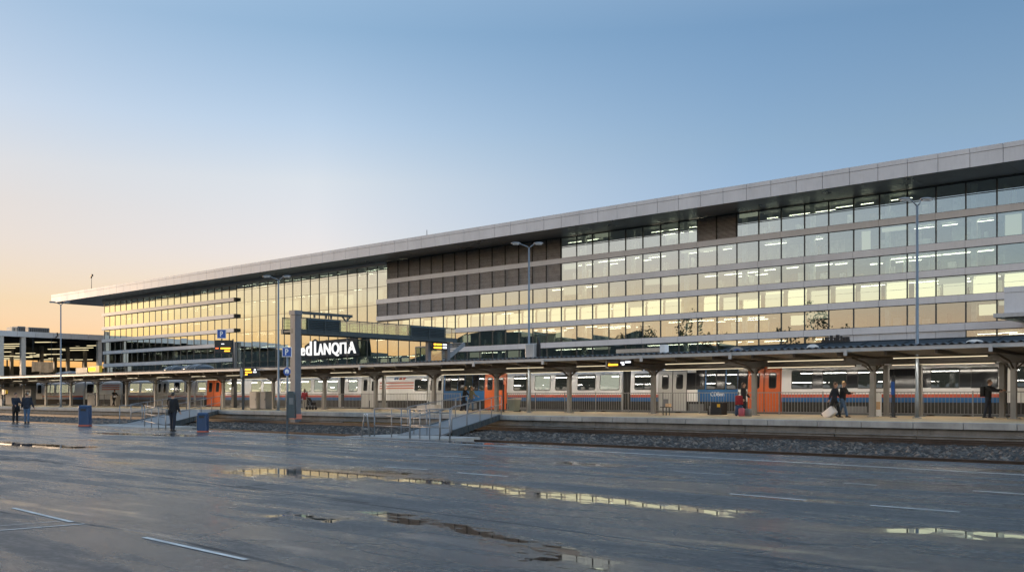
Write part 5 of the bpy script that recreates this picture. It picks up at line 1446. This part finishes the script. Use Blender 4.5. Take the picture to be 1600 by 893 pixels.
    for k in (1, -1):
        sh, eb, wr, d2 = A[k]; shell(b, sh, eb, .078*g, .060*g); shell(b, eb, wr - d2*.02, .060*g, .046*g, .056*g)
    if hood: b.ball(up(.53, -.07), .09, .12, .075, 0, 12, 8)
    child('coat' if coat else 'jacket', remeshed(b, 'jacket', .018, top), o)
    # shoes
    for k in (1, -1):
        an = J[k][2]; pit = max(-.7, min(.9, -J[k][3]*.9 if J[k][2].z > .10 else 0))
        b = MB(); mtx = Matrix.Rotation(pit, 3, 'Y')
        def q(v): return tuple(an + mtx @ Vector(v))
        rg5 = []
        for x_, w_, zt_ in ((-.075, .028, -.02), (-.05, .042, .02), (.0, .042, .03), (.06, .046, -.01), (.13, .046, -.035), (.175, .03, -.05)):
            rg5.append([q((x_, w_*math.cos(2*math.pi*i/10), -.083 + (zt_ + .083)*(.5 + .5*math.sin(2*math.pi*i/10)))) for i in range(10)])
        b.rings(rg5, 0, True); b.build('shoe', [M[shoes]], o)
    # hair / cap
    b = MB(); hcl = hc + Vector((0, 0, .018)) - hf*.012
    b.ball(hcl + Vector((0,0,.012)), .104, .087, .112, 0, 14, 10)
    b2 = MB()
    for k, v in enumerate(b.v):
        r_ = Vector(v) - hcl; fwd = r_.dot(hf)
        lim = .02 + max(0, fwd)*.5 if hair_style != 'long' else -.02 + max(0, fwd)*.9
        if r_.z < -.06 + max(0, fwd)*1.1: r_ = r_*.86
        b2.v.append(tuple(hcl + r_))
    b2.f, b2.m, b2.sm = b.f, b.m, b.sm
    if hair_style == 'long':
        rg6 = [[tuple(hc - hf*(.05 + .02*t) + Vector((0, 0, .03 - .30*t)) + hl*(.085*(1-.25*t))*math.cos(2*math.pi*i/10) + hf*.04*math.sin(2*math.pi*i/10)) for i in range(10)] for t in (0, .35, .7, 1.0)]
        b2.rings(rg6, 0, True)
    if hair_style == 'bun': b2.ball(hc - hf*.10 + Vector((0,0,.05)), .045, .045, .045, 0, 10, 8)
    b2.build('hair', [M[hair]], o)
    if cap:
        b = MB(); b.ball(hc + Vector((0,0,.05)), .108, .092, .085, 0, 14, 8); pk = hc + hf*.12 + Vector((0,0,.05)); b.ball(pk, .06, .06, .012, 0, 10, 6); b.build('cap', [M[cap]], o)
    return o, A, J, s
def world(o, v, s): 
    return Vector(o.location) + Matrix.Rotation(o.rotation_euler.z, 3, 'Z') @ (Vector(v)*s)
AWAY = math.atan2(ST, -CT)
STAND = ((3, 4), (-3, 2))
def bag(label, cat, name, o, local, dims, m, s, rot=0, handle=True):
    t = thing(name, label, cat, world(o, local, s), o.rotation_euler.z + rot)
    b = MB(); w, d, h = dims; b.rbox(-w/2, w/2, -d/2, d/2, 0, h, min(w, d)*.25, 0, True); b.build('bag_body', [M[m]], t)
    if handle:
        b = MB(); b.tube([(-w*.3, 0, h - .01), (-w*.2, 0, h + .12), (w*.2, 0, h + .12), (w*.3, 0, h - .01)], .010, 6); b.build('handle', [M['rubber']], t)
    return t
# pair at the far left on the asphalt
o, A, J, s = person('man in dark clothes at the far left, turned to his companion in jeans', ax(24, 24.2), 24.2, 0, .2, 1.78, STAND, ((25, 8, 60), (15, 8, 45)), 2, 12, top='cloth_navy', bottom='cloth_black', hair='hair_dark')
bag('dark shoulder bag held in front by the man at the far left', 'bag', 'shoulder_bag', o, (.22, -.05, .66), (.14, .34, .34), 'cloth_black', s)
person('man in dark jacket, pale cap and blue jeans, back turned, at the far left', ax(42, 24.2), 24.2, 0, AWAY + .1, 1.80, STAND, ((4, 14, 14), (6, 14, 22)), 0, -25, top='cloth_navy', bottom='denim', hair='hair_brown', bulk=1.14, cap='cloth_pale')
# man alone by the bin
o, A, J, s = person('man standing alone on the asphalt with dark jacket, back turned, beside blue bin', ax(270, 23.0), 23.0, 0, AWAY - .35, 1.74, ((4, 3), (-4, 2)), ((10, 12, 28), (4, 10, 16)), 0, 0, top='cloth_black', bottom='cloth_navy', hair='hair_dark', bulk=1.12)
bag('grey shoulder bag hanging at the hip of the man standing alone', 'bag', 'shoulder_bag', o, (.06, .27, .72), (.34, .14, .28), 'grey_box', s)
# striding person
o, A, J, s = person('person in black striding right along the far platform', ax(178, 49.2), 49.2, PLAT_Z, 0, 1.80, ((-28, 12), (26, 14)), ((30, 8, 60), (24, 8, 66)), 12, 0, 6, top='cloth_black', bottom='cloth_black', hair='hair_dark', hood=True)
bag('small pale bag held by the striding person', 'bag', 'hand_bag', o, (.30, 0, .92), (.20, .30, .18), 'bag_white', s, 0, False)
# red jacket
o, A, J, s = person('woman in dark red jacket and pale trousers beside the footbridge post', ax(476, 47.5), 47.5, PLAT_Z, AWAY + .2, 1.62, ((6, 4), (-5, 4)), ((12, 8, 25), (8, 8, 20)), 0, 0, top='cloth_maroon', bottom='cloth_pale', hair='hair_brown', hair_style='long', shoes='shoe_pale')
t = thing('stroller', 'dark folded stroller standing beside the woman in the red jacket', 'stroller', (ax(486.5, 47.3), 47.3, PLAT_Z), .3)
for x, y in ((-.28, -.2), (.28, -.2), (-.28, .2), (.28, .2)):
    b = MB(); b.tube([(x, y - .02, .12), (x, y + .02, .12)], .12, 12); b.build('wheel', [M['rubber']], t)
b = MB(); b.tube([(-.28, -.2, .13), (.1, -.2, .5), (-.38, -.2, .98)], .015, 6); b.tube([(-.28, .2, .13), (.1, .2, .5), (-.38, .2, .98)], .015, 6); b.tube([(-.38, -.2, .98), (-.38, .2, .98)], .018, 6); b.tube([(.28, -.2, .13), (-.1, -.2, .55)], .015, 6); b.tube([(.28, .2, .13), (-.1, .2, .55)], .015, 6); b.build('frame', [M['pole_grey']], t)
b = MB(); b.prism([(-.22, .38), (.25, .34), (.30, .55), (.0, .60), (-.25, .92), (-.32, .85)], 'y', -.19, .19); b.build('seat', [M['cloth_black']], t)
# two at the blue train panel
person('fair haired woman in black with pale collar by the blue train panel', ax(724.5, 50.3), 50.3, PLAT_Z, .6, 1.78, ((14, 8), (-10, 6)), ((24, 8, 40), (10, 8, 20)), 10, 30, top='cloth_black', bottom='cloth_navy', hair='hair_blond', hair_style='long', hood=True)
person('blond person in olive jacket and jeans by the blue train panel', ax(735.5, 50.6), 50.6, PLAT_Z, .2, 1.74, ((12, 8), (-12, 8)), ((18, 8, 40), (14, 8, 30)), 8, 0, top='cloth_olive', bottom='denim', hair='hair_blond')
# woman in long coat with luggage
o, A, J, s = person('long haired woman in long black coat standing beside stacked luggage', ax(1161.5, 46.6), 46.6, PLAT_Z, .15, 1.74, ((5, 3), (-4, 3)), ((14, 6, 35), (4, 8, 14)), 0, 10, top='cloth_black', bottom='cloth_black', hair='hair_brown', hair_style='long', coat=True)
def suitcase(name, label, x, y, w, d, h, m, z=PLAT_Z, rz=.1, tilt=0.0, wheels=True, handle=.35):
    t = thing(name, label, 'suitcase' if wheels else 'bag', (x, y, z), rz); t.rotation_euler = (0, tilt, rz)
    b = MB(); b.rbox(-w/2, w/2, -d/2, d/2, .06 if wheels else 0, h, min(w, d)*.28, 0, True); b.build('shell', [M[m]], t)
    if wheels:
        for sx in (-1, 1):
            b = MB(); b.tube([(sx*w*.36, -.03, .045), (sx*w*.36, .03, .045)], .045, 10); b.build('wheel', [M['rubber']], t)
    b = MB(); b.tube([(-w*.25, 0, h - .02), (-w*.25, 0, h + handle), (w*.25, 0, h + handle), (w*.25, 0, h - .02)], .011, 6); b.build('handle', [M['pole_dark']], t)
    return t
suitcase('suitcase', 'dark blue upright suitcase under the red rucksack by the long coated woman', ax(1154.5, 46.3), 46.3, .40, .28, .56, 'blue_plastic', handle=.04)
suitcase('rucksack', 'red rucksack resting on top of the dark blue suitcase', ax(1155, 46.3), 46.3, .38, .26, .48, 'red_cloth', z=PLAT_Z + .60, wheels=False, handle=.08)
suitcase('travel_bag', 'small pink travel bag on the platform between suitcase and woman', ax(1159, 46.1), 46.1, .30, .22, .42, 'bag_pink', wheels=False, handle=.08)
suitcase('travel_bag', 'small dark rounded bag by the column foot, right of the long coated woman', ax(1169, 46.4), 46.4, .34, .26, .40, 'grey_box', wheels=False, handle=.05)
# walking couple with tilted white case
o, A, J, s = person('long haired person in black walking right and pulling a white case', ax(1303.5, 46.6), 46.6, PLAT_Z, 0, 1.74, ((22, 10), (-20, 16)), ((10, 6, 30), (-28, 8, 8)), 4, 0, top='cloth_navy', bottom='cloth_black', hair='hair_brown', hair_style='long')
t = thing('trolley_case', 'white tilted trolley case pulled along behind a walking person', 'suitcase', (ax(1288, 46.5), 46.5, PLAT_Z), 0)
t.rotation_euler = (0, R(52), 0)
b = MB(); b.rbox(-.20, .20, -.19, .19, .06, .66, .05, 0, True); b.build('shell', [M['bag_white']], t)
for sy in (-1, 1):
    b = MB(); b.tube([(-.12, sy*.16 - .02, .06), (-.12, sy*.16 + .02, .06)], .06, 12); b.build('wheel', [M['rubber']], t)
b = MB(); b.tube([(-.1, -.1, .64), (-.1, -.1, 1.0), (-.1, .1, 1.0), (-.1, .1, .64)], .012, 6); b.build('handle', [M['pole_dark']], t)
person('fair haired person in black jacket and blue jeans walking right, holding a phone', ax(1316.5, 46.9), 46.9, PLAT_Z, 0, 1.80, ((-16, 14), (22, 8)), ((30, 6, 62), (34, 6, 58)), 4, 0, 8, top='cloth_black', bottom='denim', hair='hair_blond', bulk=1.05)
# man with rucksack at the pole
o, A, J, s = person('man in black with rucksack reaching out to a canopy column at the right edge', ax(1544, 49.6), 49.6, PLAT_Z, .05, 1.80, ((6, 6), (-8, 4)), ((60, 4, 22), (50, 6, 30)), 4, 0, 4, top='cloth_black', bottom='cloth_navy', hair='hair_brown')
bag('black rucksack worn by the man at the right edge', 'rucksack', 'rucksack', o, (-.23, 0, .98), (.20, .32, .48), 'cloth_black', s)
